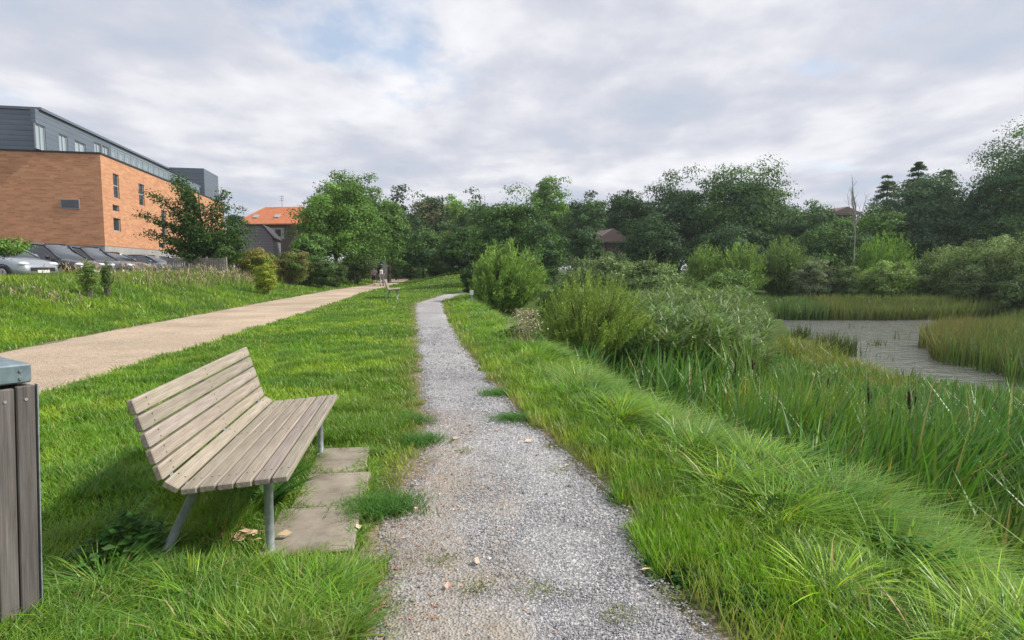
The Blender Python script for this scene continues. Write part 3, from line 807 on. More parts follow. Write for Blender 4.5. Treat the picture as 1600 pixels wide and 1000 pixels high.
# sparse stalks in open water
st = MB()
for (px, py, hh, nn) in ((1475, 560, .9, 14), (1370, 540, .45, 20), (1405, 530, .6, 8), (1330, 512, .4, 8), (1412, 612, .8, 40), (1380, 560, .3, 6), (1290, 545, .9, 160), (1320, 555, .95, 160), (1250, 530, .8, 120)):
    c_ = on(px, py, WATER); x = c_[0]+rng.normal(0, .22, nn); y = c_[1]+rng.normal(0, .22, nn)
    c = jit((.09, .13, .035), nn)
    blades(st, np.stack([x, y, np.full(nn, WATER-.05)], -1), hh*(.5+.6*rng.random(nn)), .03, rng.random(nn)*6.3, .15, .15, 2, c*.7, c)
tag(st.build('water_stalks', M['reed']), 'sparse thin reed stalks poking out of the open pond water', 'reeds', kind='stuff')
# brown cattail heads: countable things
def cattail_head(loc, h, lean):
    root = empty('cattail', loc, 0, None, 'cattail', 'brown cattail heads above the marsh leaves')
    s_ = MB(); tip = np.array((lean, 0, h)); s_.tube([(0, 0, 0), tip*.5+np.array((0, 0, .02)), tip*1.08], [.006, .005, .002], 5); s_.build('stalk', M['reed'], root).data.attributes['col'].data.foreach_set('color', np.tile([.10, .15, .04, 1], len(root.children[0].data.vertices)))
    hd = MB(); a_ = tip*.80; b_ = tip*.97
    kk = random.uniform(.7, 1.05); a_ = b_+(a_-b_)*random.uniform(.6, 1); hd.tube([a_, a_*.95+b_*.05, a_*.5+b_*.5, a_*.05+b_*.95, b_], [.006*kk, .018*kk, .021*kk, .016*kk, .005*kk], 8)
    hd.build('seed_head', M['brownhead'], root, True)
    return root
M['brownhead'], t, b = mat('brown_cattail_head', (.035, .02, .012), .95)
cats = [(1363, 625, 7.4, 'single dark cattail head left of the close pair'), (1437, 632, 7.0, 'left head of the close pair of dark cattails'), (1449, 640, 6.8, 'right head of the close pair of dark cattails'),
        (1464, 675, 6.6, 'low cattail head just right of the close pair'), (1296, 607, 9.0, 'small cattail head on a stalk before the narrow water'), (1182, 575, 12, 'cattail head on the red-brown stalks by the reed mass'), (1147, 578, 11.5, 'cattail head farthest left, at the foot of the reed mass'), (1410, 650, 7.4, 'cattail head half sunk in leaves left of the close pair')]
for px, py, D, lab in cats:
    q_ = at(px, py, D); z0 = float(hfun(q_[0], q_[1])); o = cattail_head((q_[0], q_[1], z0), q_[2]-z0+.20, .16*random.uniform(-1, 1)); o.scale = (1, 1, 1); o['label'] = lab

# seed-head grasses on the left bank crest
sg = MB()
x, y = poly_pts(60000, -30, -6, 9, 60, lambda a, b_: (WL(b_)-a > 2.4+1.2*vn(a, b_, .5)) & (WL(b_)-a < 8.2) & (vn(a, b_, .45)+.40*smooth((b_-20)/9) > .74))
n = len(x)
zb = hfun(x, y); H = (.34+.34*rng.random(n)+.2*vn(x, y, .7))*(.42+.58*smooth((y-18)/8))
sel = rng.random(n) < .45
c = jit((.31, .26, .13), n); c = np.where((rng.random(n) < .6)[:, None], jit((.20, .27, .06), n), c)
blades(sg, np.stack([x, y, zb], -1)[sel], H[sel], .028, rng.normal(.1, 1, n)[sel], .12, .2, 2, c[sel]*.8, c[sel]*1.1)
# feathery tops
sel2 = rng.random(n) < .2
P2 = np.stack([x+.1*H, y, zb+H*.85], -1)[sel2]
for k in range(3):
    nn = len(P2); c2 = jit((.35, .28, .17), nn)
    blades(sg, P2-np.array((0, 0, .07*k)), .16, .03, rng.random(nn)*6.3, .5, .3, 1, c2, c2)
tag(sg.build('seed_grass', M['drystuff']), 'tall brownish seeding grass along the crest of the left bank', 'grass', kind='stuff')

# leafy weeds: nettle / dock patches along the long grass
wd = MB()
def leafy(mb, cx, cy, rad, n, s_, c0, h0=.25):
    x = cx+rng.normal(0, rad*.6, n); y = cy+rng.normal(0, rad*.6, n)
    d_ = np.hypot(x-cx, y-cy)/rad
    flat_leaves(mb, x, y, hfun(x, y)+h0*np.clip(1-d_*.5, .1, 1)*rng.random(n)**.6, s_*(.6+.8*rng.random(n)), jit(c0, n), .7)
for (px, py, z, rad, n, s_, h0) in ((1190, 655, -.05, .42, 1300, .035, .5), (1300, 760, -.1, .35, 1100, .035, .5), (1120, 640, 0, .3, 700, .03, .45), (1075, 905, 0, .10, 520, .018, .07), (1180, 950, 0, .16, 700, .018, .09), (1040, 885, 0, .09, 420, .016, .07),
                                  (885, 560, 0, .4, 900, .04, .35), (940, 590, 0, .4, 900, .04, .35), (820, 535, 0, .45, 900, .05, .5), (200, 880, 0, .2, 500, .03, .28), (1470, 860, .1, .3, 500, .03, .4)):
    q_ = on(px, py, z); leafy(wd, q_[0], q_[1], rad, n, s_, (.06, .15, .03), h0)
tag(wd.build('leafy_weeds', M['leaf']), 'patches of broad-leaved green weeds along the grass verges', 'weeds', kind='stuff')

for k in range(46):
    yy_ = 2.2 + 22*random.random()**1.3; xx_ = float(NRb(yy_)) + random.uniform(1.2, 4.2)
    leafy(wd, xx_, yy_, random.uniform(.18, .42), random.randint(250, 700), .022+.0016*yy_, random.choice([(.07, .17, .03), (.10, .21, .04), (.06, .14, .035)]), random.uniform(.3, .55))
def strap_plant(name, x, y, n, ln, wd_, c, label, cat_):
    mb = MB(); P_ = np.tile((0., 0., 0.), (n, 1)) + rng.normal(0, .015, (n, 3))*np.array((1, 1, 0))
    cc = jit(c, n, .15)
    blades(mb, P_, ln*(.6+.5*rng.random(n)), wd_*(.7+.5*rng.random(n)), np.linspace(0, 2*np.pi, n, endpoint=False)+rng.normal(0, .2, n), .35, .75, 5, cc*.8, cc)
    o = mb.build(name, M['leaf']); o.location = (x, y, float(hfun(x, y)))
    return tag(o, label, cat_)
q_ = on(425, 792); strap_plant('dock_plant', q_[0], q_[1], 26, .30, .05, (.06, .17, .03), 'broad-leaved dock plant under the wooden bench beside its near front leg', 'plant')
q_ = on(1430, 925); strap_plant('broadleaf_grass', q_[0], q_[1]+.1, 14, .42, .035, (.17, .30, .03), 'broad yellow-green grass clump low in the long verge grass', 'plant')
q_ = on(1195, 810); strap_plant('dock_plant', q_[0], q_[1], 18, .38, .045, (.10, .24, .03), 'leafy dock clump in the long grass right of the gravel path', 'plant')
# pale seeding thistle by the path
mb = MB(); q_ = on(820, 545, 0)
n = 110; c = jit((.30, .30, .14), n)
blades(mb, rng.normal(0, .13, (n, 3))*np.array((1, 1, 0)), .4+.4*rng.random(n), .01, rng.random(n)*6.3, .18, .12, 2, c*.8, c)
n = 700; flat_leaves(mb, rng.normal(0, .16, n), rng.normal(0, .16, n), .38+.42*rng.random(n), .012+.012*rng.random(n), jit((.48, .38, .28), n), 1)
o = tag(mb.build('dry_thistle', M['drystuff']), 'dry beige seeding plant standing out of the verge by the near willow', 'plant'); o.location = (q_[0], q_[1], float(hfun(q_[0], q_[1])))

# ------------------------------------------------------------------ trees and shrubs
def leaves_at(mb, C, N, s_, c, asp=.6):
    """diamond leaf quads at C with normals N"""
    n = len(C)
    N = N/(np.linalg.norm(N, axis=1)[:, None]+1e-9)
    a = np.cross(N, rng.normal(0, 1, (n, 3))); a /= np.linalg.norm(a, axis=1)[:, None]+1e-9
    b_ = np.cross(N, a)
    s_ = np.broadcast_to(s_, (n,))[:, None]
    V = np.stack([C - a*s_, C + b_*s_*asp, C + a*s_, C - b_*s_*asp], 1)
    mb.add(V.reshape(-1, 3), np.arange(n)[:, None]*4+np.arange(4)[None], np.repeat(c, 4, 0))
def sphere(n):
    v = rng.normal(0, 1, (n, 3)); return v/np.linalg.norm(v, axis=1)[:, None]
def crown_round(mb, c, rad, nclu, nleaf, ls, col, rcf=.26, lowcut=-.9, col2=None, full=False):
    c = np.array(c, float); rad = np.array(rad, float)
    d = sphere(nclu*2); d = d[d[:, 2] > lowcut][:nclu]; nclu = len(d)
    lump = .80+.34*np.sin(3*np.arctan2(d[:, 1], d[:, 0])+rng.random()*6)*.4 + rng.normal(0, .09, nclu)
    rr = (rng.random(nclu)**.42)*lump
    if full:                                     # crowns that keep their width down to the ground
        k = np.sqrt(np.clip(1-d[:, 2]**2, .03, 1)); g = np.where(d[:, 2] < 0, (1-.30*d[:, 2]**2)/k, 1.0)
        d = d*np.stack([g, g, np.ones(nclu)], -1)
    C = c + d*rr[:, None]*rad*(1-rcf*.7)
    rc = rcf*rad.mean()*(.65+.7*rng.random(nclu))
    nl = int(nleaf/nclu)
    D_ = sphere(nclu*nl).reshape(nclu, nl, 3)
    D_[..., 2] = np.where(rng.random((nclu, nl)) < .6, np.abs(D_[..., 2]), D_[..., 2])
    rl = rc[:, None]*(.45+.6*rng.random((nclu, nl)))
    P_ = C[:, None] + D_*rl[..., None]*np.array((1.1, 1.1, .8))
    cf = np.clip(1+rng.normal(0, .17, (nclu, 1, 1)), .6, 1.5)
    base = np.tile(np.array(col), (nclu, nl, 1))
    if col2 is not None:
        k = (rng.random((nclu, 1, 1)) < .4); base = np.where(k, np.array(col2), base)
    cc = base*cf*np.clip(1+rng.normal(0, .2, (nclu, nl, 1)), .5, 1.7)*(1+rng.normal(0, .05, (nclu, nl, 3)))
    Nn = D_*.7 + (P_-c)/rad*.6 + rng.normal(0, .45, (nclu, nl, 3))
    leaves_at(mb, P_.reshape(-1, 3), Nn.reshape(-1, 3), ls*(.6+.7*rng.random(nclu*nl)), np.clip(cc.reshape(-1, 3), .004, .8))
def crown_cone(mb, c0, h, rad, nleaf, ls, col, droop=.25, dens=1.):
    tiers = int(h/.42); tiers_n = int(tiers*.98)
    per0 = nleaf//(tiers*12)
    for k in range(tiers_n):
        f = (k+.8*rng.random())/tiers; zr = rad*(1-f)**.78*(.85+.3*rng.random())+.04
        nb = 12; per = int(per0*(1.15-f)*1.5)+4
        for a in rng.random(nb)*6.3:
            L_ = zr*(.45+.6*rng.random()); t_ = rng.random(per)**.5
            P_ = np.stack([np.cos(a)*L_*t_, np.sin(a)*L_*t_, h*f-droop*L_*t_**1.5+.12*L_+rng.normal(0, .28)*(1-f*.9)], -1)
            P_ += rng.normal(0, 1, (per, 3))*np.array((.13, .13, .09))*(.4+L_*.35)
            cc = jit(col, per, .2)*(.85+.3*rng.random())
            leaves_at(mb, P_+np.array(c0), sphere(per)+np.array((0, 0, .8)), ls*(.6+.6*rng.random(per)), cc, .35)
def shoots(mb, h, rad, nshoot, nl, ls, col, wind=(.25, 0), fan=1.0, asp=.22, up=.9):
    """willow: shoots fanning from the base, narrow leaves along them"""
    a = rng.random(nshoot)*2*np.pi; q1 = rng.random(nshoot)**.5
    el = rng.random(nshoot)
    tx = np.cos(a)*rad*q1*fan; ty = np.sin(a)*rad*q1*fan
    H = h*(.55+.5*rng.random(nshoot))*np.sqrt(np.clip(1.05-(q1**2)*.75, .1, 1))
    root = np.stack([np.cos(a), np.sin(a), 0*a], -1)*(rad*.25*rng.random(nshoot))[:, None]
    t_ = .12+.88*rng.random((nshoot, nl))**.75
    X_ = root[:, 0:1] + (tx-root[:, 0])[:, None]*t_**1.1 + wind[0]*h*t_**2*.6
    Y_ = root[:, 1:2] + (ty-root[:, 1])[:, None]*t_**1.1 + wind[1]*h*t_**2*.6
    Z_ = H[:, None]*(t_**up)
    P_ = np.stack([X_, Y_, Z_], -1) + rng.normal(0, 1, (nshoot, nl, 3))*ls*.7
    # leaf long axis roughly along the shoot
    ax = np.stack([(tx*.7+wind[0]*h)[:, None]*np.ones((1, nl)), (ty*.7)[:, None]*np.ones((1, nl)), H[:, None]*.8*np.ones((1, nl))], -1)
    ax = ax/np.linalg.norm(ax, axis=2)[..., None] + rng.normal(0, .45, (nshoot, nl, 3))
    ax /= np.linalg.norm(ax, axis=2)[..., None]
    sd = np.cross(ax, sphere(nshoot*nl).reshape(nshoot, nl, 3)); sd /= np.linalg.norm(sd, axis=2)[..., None]+1e-9
    s_ = (ls*(.6+.7*rng.random((nshoot, nl))))[..., None]
    V = np.stack([P_-ax*s_, P_+sd*s_*asp, P_+ax*s_, P_-sd*s_*asp], 2).reshape(-1, 3)
    cf = np.clip(1+rng.normal(0, .18, (nshoot, 1, 1)), .55, 1.6)
    cc = np.clip(np.array(col)*cf*np.clip(1+rng.normal(0, .2, (nshoot, nl, 1)), .5, 1.7), .004, .8).reshape(-1, 3)
    n = nshoot*nl
    mb.add(V, np.arange(n)[:, None]*4+np.arange(4)[None], np.repeat(cc, 4, 0))
    return root, np.stack([tx, ty, H], -1)
def limbs(h_trunk, r0, c, rad, n=7):
    mb = MB()
    top = np.array(c)*1.0
    mb.tube([(0, 0, -.3), (0, 0, h_trunk*.4), (top[0]*.4, top[1]*.4, h_trunk), (top[0], top[1], top[2])], [r0*1.25, r0, r0*.75, r0*.25], 8)
    for k in range(n):
        a = 2*math.pi*k/n + random.random(); f = .45+.25*random.random()
        e = np.array((top[0]+math.cos(a)*rad[0]*f, top[1]+math.sin(a)*rad[1]*f, top[2]+rad[2]*random.uniform(-.4, .25)))
        s0 = np.array((top[0]*.4, top[1]*.4, h_trunk*random.uniform(.7, 1.05)))
        mid = (s0+e)/2 + np.array((0, 0, rad[2]*.12))
        mb.tube([s0, mid, s0+(e-s0)*.8], [r0*.45, r0*.25, r0*.06], 6)
    return mb

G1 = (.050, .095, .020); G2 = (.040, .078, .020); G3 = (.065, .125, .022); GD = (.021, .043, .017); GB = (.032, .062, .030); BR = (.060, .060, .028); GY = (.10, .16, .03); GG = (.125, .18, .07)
TL = [  # px centre, px width, top py, D, base z, low fraction, colour, colour2, label
 (522, 150, 278, 54, .9, .02, tuple(np.array(G3)*.66), G1, 'big rounded light green tree beside the beige path, front of its clump'),
 (545, 125, 262, 61, .9, .1, G2, G1, 'tall darker tree rising just behind the big rounded light green one'),
 (606, 70, 300, 66, .7, .05, G1, G2, 'narrow leaning green tree over the underpass mouth'),
 (482, 62, 352, 47, .9, .0, G2, G1, 'low bushy tree at the left foot of the big rounded tree'),
 (672, 76, 287, 88, .5, .05, BR, GD, 'brownish dark round-topped tree beyond the underpass'),
 (706, 40, 286, 98, .5, .1, G3, GY, 'pale green domed treetop right of the brownish tree'),
 (745, 74, 300, 95, .4, .05, GD, G1, 'dark distant tree behind the pale domed treetop'),
 (660, 105, 352, 70, .2, .0, G2, GD, 'dark leafy tree mass low behind the grassy rise'),
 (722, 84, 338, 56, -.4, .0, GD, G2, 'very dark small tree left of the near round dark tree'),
 (797, 120, 296, 44, -.9, .0, G2, GD, 'dark round dense tree behind the wind-blown willow'),
 (855, 66, 258, 84, .2, .1, G3, G1, 'tall narrow tree with a lighter green domed top'),
 (915, 72, 292, 82, .2, .0, GD, G2, 'ragged dark tree right of the tall narrow domed one'),
 (846, 90, 345, 52, -.8, .0, GD, G2, 'low dark tree right of the near round dark tree'),
 (985, 92, 282, 74, .0, .0, GD, GD, 'blackish tree above the half-hidden house roof'),
 (1062, 112, 258, 70, .0, .0, GB, GD, 'dark spreading tree left of the highest middle tree'),
 (1168, 158, 242, 66, .0, .0, GB, G2, 'highest broad feathery tree in the middle of the tree line'),
 (1020, 120, 330, 62, -.5, .0, GD, GD, 'dark undergrowth tree below the blackish tree'),
 (1275, 112, 306, 62, -.3, .0, G2, GB, 'lower round green tree right of the highest broad one'),
 (1375, 88, 318, 58, -.4, .0, G2, G1, 'green leafy tree right of the bare dead tree'),
 (1458, 135, 246, 60, -.3, .0, GB, GB, 'dense dark blue-green tree with a pointed top'),
 (1545, 110, 262, 57, -.3, .0, GB, GB, 'blue-green tree between the pointed dark one and the tallest right one'),
 (1625, 175, 166, 54, -.3, .0, GB, G2, 'tallest dark tree at the right end of the tree line'),
 (1150, 150, 345, 56, -.7, .0, GD, GD, 'dark low tree behind the middle pond bushes'),
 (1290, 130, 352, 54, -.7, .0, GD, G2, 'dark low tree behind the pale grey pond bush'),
 (1720, 160, 230, 60, -.3, .0, GB, G2, 'dark tree beyond the right end of the tree line'),
 (912, 66, 334, 57, -.6, .0, GD, GD, 'small dark tree just left of the half-hidden house roof'),
 (1322, 60, 327, 64, -.4, .0, G2, G1, 'small green tree below the low roof, left of the bare dead tree'),
 (366, 40, 318, 78, 1.0, .0, GD, G2, 'small dark tree between the brick building and the orange roof'),
]
TB = 2.5
def tree(px, pw, top, D, bz, low, c1, c2, label, ls=None, group='trees round the green space'):
    T = at(px, top, D); bz = min(bz, float(hfun(T[0], T[1]))); h = T[2]-bz; rx = pw/F*D/2
    root = empty('tree', (T[0], T[1], bz), 0, label, 'tree', group)
    zc = h*(.5+low*.5); rz = h*(.56-low*.5)
    rad = (rx*1.24, rx*1.1, rz)
    ls = ls or max(.07, .0019*D)
    if c2 is None: c2 = c1
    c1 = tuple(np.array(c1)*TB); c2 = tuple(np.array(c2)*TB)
    area = 4*math.pi*((rad[0]*rad[1]+rad[0]*rad[2]+rad[1]*rad[2])/3)
    nl = int(min(60000, max(9000, area/(ls*ls)*1.35)))
    mb = MB(); crown_round(mb, (0, 0, zc), rad, int(90+area/3.5), nl, ls, c1, .21, -.97, c2, full=True)
    mb.build('crown', M['leaf'], root)
    limbs(h*.3, .035*h*.6, (0, 0, h*.62), rad).build('trunk', M['bark'], root, True)
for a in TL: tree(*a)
# spruces
def spruce(px, top, D, bz, pw, col, label):
    T = at(px, top, D); h = T[2]-bz
    root = empty('spruce', (T[0], T[1], bz), 0, label, 'tree', 'trees round the green space')
    mb = MB(); crown_cone(mb, (0, 0, 0), h, pw/F*D/2*1.7, 34000, .13, tuple(np.array(col)*1.7)); mb.build('crown', M['leaf'], root)
    tb = MB(); tb.tube([(0, 0, -.3), (0, 0, h*.5), (0, 0, h*.955)], [.25, .16, .02], 7); tb.build('trunk', M['bark'], root, True)
spruce(1388, 268, 66, -.3, 92, (.055, .085, .035), 'lighter green spruce with a thin spire right of the bare dead tree')
spruce(1437, 243, 62, -.3, 80, GB, 'left tip of the dark pointed conifers')
spruce(1480, 256, 63, -.3, 84, GB, 'right tip of the dark pointed conifers')
spruce(1520, 300, 60, -.3, 60, GB, 'short spruce beside the tallest dark tree')

# far-off wood closing the view behind the single trees
fw = MB()
for px in range(560, 1800, 14):
    T = at(px + random.uniform(-6, 6), random.uniform(294, 312) if px < 1235 else (random.uniform(325, 336) if px < 1345 else random.uniform(300, 325)), random.uniform(98, 122)); hh = T[2]+.5
    w_ = random.uniform(3.5, 5.5)
    crown_round(fw, (T[0], T[1], hh*.5-.5), (w_, w_, hh*.55), 26, 4200, .26, tuple(np.array(random.choice([G1, G2, GD, G2]))*1.5), .3, -.97, full=True)
tag(fw.build('distant_wood', M['leaf']), 'continuous dark wood far behind the single trees', 'wood', kind='stuff')
# bare dead tree
T = at(1340, 266, 50); h = T[2]+.8
root = empty('dead_tree', (T[0], T[1], -.8), 0, 'bare pale dead tree with forked leafless top', 'tree')
tb = MB(); tb.tube([(0, 0, 0), (.05, 0, h*.5), (0, 0, h*.7)], [.06, .04, .025], 6)
for k in range(16):
    a = random.random()*6.3; z0 = h*random.uniform(.52, .72); L_ = random.uniform(.8, 2.0)
    e = np.array((math.cos(a)*L_*.42, math.sin(a)*L_*.3, z0+L_*1.3)); e[2] = min(e[2], h)
    s0 = np.array((0.02, 0, z0)); mid = (s0+e)/2+np.array((math.cos(a)*.12, 0, -.1))
    tb.tube([s0, mid, e], [.035, .022, .008], 5)
    for j in range(3):
        p0 = mid+(e-mid)*random.random(); tb.tube([p0, p0+np.array((random.uniform(-.35, .35), random.uniform(-.3, .3), .5))], [.012, .005], 4)
tb.build('trunk', M['palebark'], root, True)

# shrubs
def shrub(name, px, pw, top, D, bz, col, label, kind='round', ls=None, nl=14000, wind=(.25, 0), col2=None, yo=0, group='shrubs and willows round the pond', fan=1.0, depth=.8):
    T = at(px, top, D); bz = min(bz, float(hfun(T[0], T[1]))); h = T[2]-bz; rx = pw/F*D/2
    root = empty(name, (T[0], T[1]+yo, bz), 0, label, 'shrub', group)
    ls = (ls or max(.05, .0026*D))*.72
    col = tuple(np.array(col)*1.55); col2 = tuple(np.array(col2)*1.55) if col2 is not None else None
    mb = MB()
    if kind == 'willow':
        ns = 320; shoots(mb, h, rx*1.05, ns, int(nl*1.5)//ns, ls*1.8, col, wind, fan)
        crown_round(mb, (wind[0]*h*.15, 0, h*.42), (rx*.85, rx*.75, h*.43), 60, nl//2, ls, tuple(np.array(col)*.85), full=True)
    else:
        crown_round(mb, (0, 0, h*.47), (rx*1.06, rx*depth, h*.55), 110, int(nl*1.5), ls, col, .22, -1, col2, full=True)
        shoots(mb, h, rx*.85, 90, nl//360, ls*1.4, col2 or col, wind, fan)
    mb.build('foliage', M['leaf'], root)
    sb = MB()
    for k in range(9 if h > 1.2 else 3):
        a = random.random()*6.3; f = random.uniform(.2, .6)
        sb.tube([(math.cos(a)*.1, math.sin(a)*.1, -.2), (math.cos(a)*rx*f*.5, math.sin(a)*rx*f*.5, h*.4), (math.cos(a)*rx*f, math.sin(a)*rx*f, h*.75)], [.02*h**.6, .014*h**.6, .006], 5)
    sb.build('stem', M['bark'], root, True)
    return root
WG = (.14, .22, .055); WL2 = (.13, .18, .035)
SH = [
 ('willow_shrub', 782, 120, 376, 29, -.7, WG, 'wind-blown feathery willow bush just right of the path bend', 'willow', .085, 24000, (.16, 0), None),
 ('willow_shrub', 922, 190, 426, 15.5, -1.2, (.15, .21, .05), 'near yellow-green willow bush at the edge of the verge', 'willow', .036, 46000, (.10, 0), None),
 ('shrub', 985, 90, 510, 15.0, -1.35, (.06, .12, .035), 'dark green low bush at the right foot of the near willow', 'willow', .04, 14000, (.1, 0), None),
 ('willow_shrub', 930, 150, 386, 37, -1.1, GG, 'grey-green rounded willow, left half of the wide pair', 'round', .10, 20000, (.2, 0), (.10, .14, .06)),
 ('willow_shrub', 1020, 120, 398, 34, -1.2, (.14, .20, .08), 'grey-green rounded willow, right half of the wide pair', 'round', .095, 18000, (.2, 0), GG),
 ('shrub', 872, 90, 440, 24, -1.0, (.06, .11, .03), 'small dark bush between the feathery willow and the near willow', 'round', .06, 9000, (.1, 0), None),
 ('shrub', 955, 90, 386, 44, -1.0, (.06, .10, .035), 'dark shrub closing the gap under the half-hidden house roof', 'round', .09, 9000, (.1, 0), None),
 ('shrub', 1098, 62, 378, 47, -1.0, (.12, .19, .05), 'upright bush left of the bright pair of pond bushes', 'willow', .11, 9000, (.1, 0), None),
 ('shrub', 1152, 84, 377, 46, -1.0, (.12, .19, .05), 'light green bush with spiky top at the far left shore', 'willow', .11, 11000, (.15, 0), None),
 ('shrub', 1135, 100, 418, 44, -1.0, (.11, .18, .05), 'low green bush at the water line below the spiky bush', 'round', .10, 9000, (.1, 0), None),
 ('shrub', 1222, 86, 368, 47, -1.0, (.10, .155, .05), 'mid green bush on the far shore with a domed top', 'willow', .11, 11000, (.12, 0), None),
 ('shrub', 1275, 74, 396, 44.5, -1.0, (.165, .20, .12), 'pale silver-grey bush on the far shore', 'round', .10, 10000, (.1, 0), (.10, .13, .07)),
 ('shrub', 1322, 62, 404, 44, -1.0, (.09, .13, .05), 'small round bush beside the pale silver one', 'round', .10, 8000, (.1, 0), None),
 ('shrub', 1378, 92, 362, 48, -1.0, (.10, .18, .03), 'bright green bush with upright leafy shoots', 'willow', .12, 9000, (.1, 0), None),
 ('shrub', 1385, 110, 402, 44, -1.0, (.15, .21, .07), 'broad grey-green bush below the bright leafy shoots', 'round', .10, 12000, (.1, 0), WG),
 ('shrub', 1470, 110, 382, 44, -1.0, (.12, .17, .06), 'dull green round bush above the far reeds', 'round', .10, 12000, (.1, 0), GG),
 ('willow_shrub', 1545, 150, 362, 41, -1.1, (.16, .215, .085), 'large pale-topped willow at the right shore', 'round', .095, 20000, (.1, 0), GG),
 ('willow_shrub', 1640, 170, 346, 38, -1.2, (.155, .21, .08), 'tall pale willow cut by the right edge of the view', 'round', .09, 20000, (.1, 0), GG),
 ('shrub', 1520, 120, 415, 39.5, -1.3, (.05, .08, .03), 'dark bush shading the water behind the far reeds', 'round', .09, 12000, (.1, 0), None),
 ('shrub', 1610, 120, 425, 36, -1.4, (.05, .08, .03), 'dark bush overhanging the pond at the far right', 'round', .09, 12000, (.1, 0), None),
 ('shrub', 1075, 90, 430, 40, -1.2, (.07, .12, .03), 'low green bush right behind the reed mass', 'round', .09, 8000, (.1, 0), None),
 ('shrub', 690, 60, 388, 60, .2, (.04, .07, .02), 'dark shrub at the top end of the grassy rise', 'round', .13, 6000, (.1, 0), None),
 ('shrub', 745, 60, 405, 38, -.6, (.03, .055, .02), 'dark shrub left of the feathery willow', 'round', .09, 8000, (.1, 0), None),
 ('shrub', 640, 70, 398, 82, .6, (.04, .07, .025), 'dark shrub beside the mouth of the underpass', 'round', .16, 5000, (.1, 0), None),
]
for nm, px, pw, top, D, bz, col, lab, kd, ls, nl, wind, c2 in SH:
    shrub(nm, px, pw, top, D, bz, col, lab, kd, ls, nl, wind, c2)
LG = 'shrubs along the left bank'
shrub('shrub', 402, 84, 388, 42, .9, (.13, .17, .03), 'yellow-green shrub with reddish leaves on the left bank', 'round', .08, 10000, (.1, 0), (.17, .15, .04), group=LG)
shrub('shrub', 455, 80, 384, 44, .8, (.07, .12, .03), 'green and reddish shrub left of the big rounded tree', 'round', .08, 10000, (.1, 0), (.13, .12, .04), group=LG)
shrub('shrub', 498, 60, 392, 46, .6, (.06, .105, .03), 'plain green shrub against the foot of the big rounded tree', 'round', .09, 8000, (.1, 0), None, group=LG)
shrub('shrub', 414, 44, 406, 33, .9, (.19, .23, .03), 'low bright yellow-green shrub in the seeding grass', 'round', .05, 6000, (.1, 0), None, group=LG)
shrub('shrub', 135, 34, 399, 20.5, .9, (.11, .16, .04), 'small light green shrub in front of the black car', 'round', .035, 3500, (.1, 0), None, group=LG)
shrub('shrub', 164, 20, 402, 21.4, .9, (.07, .11, .03), 'narrow dark green sapling in front of the second parked car', 'round', .035, 1800, (.05, 0), None, group=LG)
T = at(-55, 372, 17); root = empty('tree', (T[0], T[1], 1.0), 0, 'leafy branch tips of a small tree reaching in at the left edge', 'tree')
mb = MB(); crown_round(mb, (.55, 0, 1.12), (1.45, 1.2, .26), 40, 4200, .045, (.13, .24, .05), .3, -1); mb.build('crown', M['leaf'], root)
tb = MB(); tb.tube([(-.4, 0, -.2), (-.35, 0, .6), (.3, 0, 1.05), (1.2, 0, 1.2)], [.06, .05, .03, .01], 6); tb.build('trunk', M['bark'], root, True)
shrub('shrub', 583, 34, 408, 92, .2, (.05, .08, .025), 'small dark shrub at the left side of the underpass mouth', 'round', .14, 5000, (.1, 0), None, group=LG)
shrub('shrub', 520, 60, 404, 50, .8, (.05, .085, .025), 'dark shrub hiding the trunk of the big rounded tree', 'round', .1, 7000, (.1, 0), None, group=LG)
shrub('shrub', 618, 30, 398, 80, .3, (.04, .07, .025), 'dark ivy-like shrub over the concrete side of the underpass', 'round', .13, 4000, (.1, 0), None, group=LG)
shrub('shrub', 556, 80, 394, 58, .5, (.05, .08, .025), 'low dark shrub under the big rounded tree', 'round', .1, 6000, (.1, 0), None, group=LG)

# young open tree in front of the building
KT = 1.24; T = at(312, 290, 31*KT); bz = float(hfun(T[0], T[1])); h = (T[2]-bz)/KT
root = empty('young_tree', (T[0], T[1], bz), 0, 'young open-crowned tree in front of the brick building', 'tree')
root.scale = (KT, KT, KT)
tb = MB(); tb.tube([(0, 0, -.2), (.03, 0, h*.45), (-.1, 0, h*.95)], [.07, .055, .02], 7)
mb = MB()
br = [(-2.35, 2.9), (-2.0, 3.9), (-1.5, 4.6), (-2.35, 2.0), (-1.9, 2.5), (-.6, 4.7), (-1.6, 1.7), (-.6, 2.4), (-1.3, 3.0), (-.8, 3.6), (-.9, 1.6), (-1.5, 1.2), (-.2, 2.9), (.3, 2.3), (1.1, 2.7), (1.4, 3.3), (1.25, 4.0), (1.75, 2.3), (1.9, 1.7), (1.2, 1.5), (.4, 1.2), (.5, 1.8), (-.4, 4.2), (-.35, .95), (.8, .8), (1.5, 1.0), (-.2, 1.9), (.9, 2.0), (0, 1.4), (-1.1, 2.3)]
for bx, bzz in br:
    dyy = random.uniform(-1, 1); s0 = np.array((0, 0, max(.5, bzz*.62))); e = np.array((bx, dyy, bzz))
    tb.tube([s0, (s0+e)/2+np.array((0, 0, -.08)), e], [.03, .018, .006], 5)
    rs = .36 if bx < -.3 or bzz > 2.6 else .62
    n = 620 if rs < .5 else 850
    tt = rng.uniform(.25, 1.12, n)[:, None]; k = s0+(e-s0)*tt + rng.normal(0, 1, (n, 3))*np.array((.17, .17, .10))*(.6+rs*1.6)
    leaves_at(mb, k, sphere(n)+np.array((0, 0, .6)), .062*(.6+.7*rng.random(n)), jit((.06, .125, .03), n))
    for f in (.45, .7):
        pass
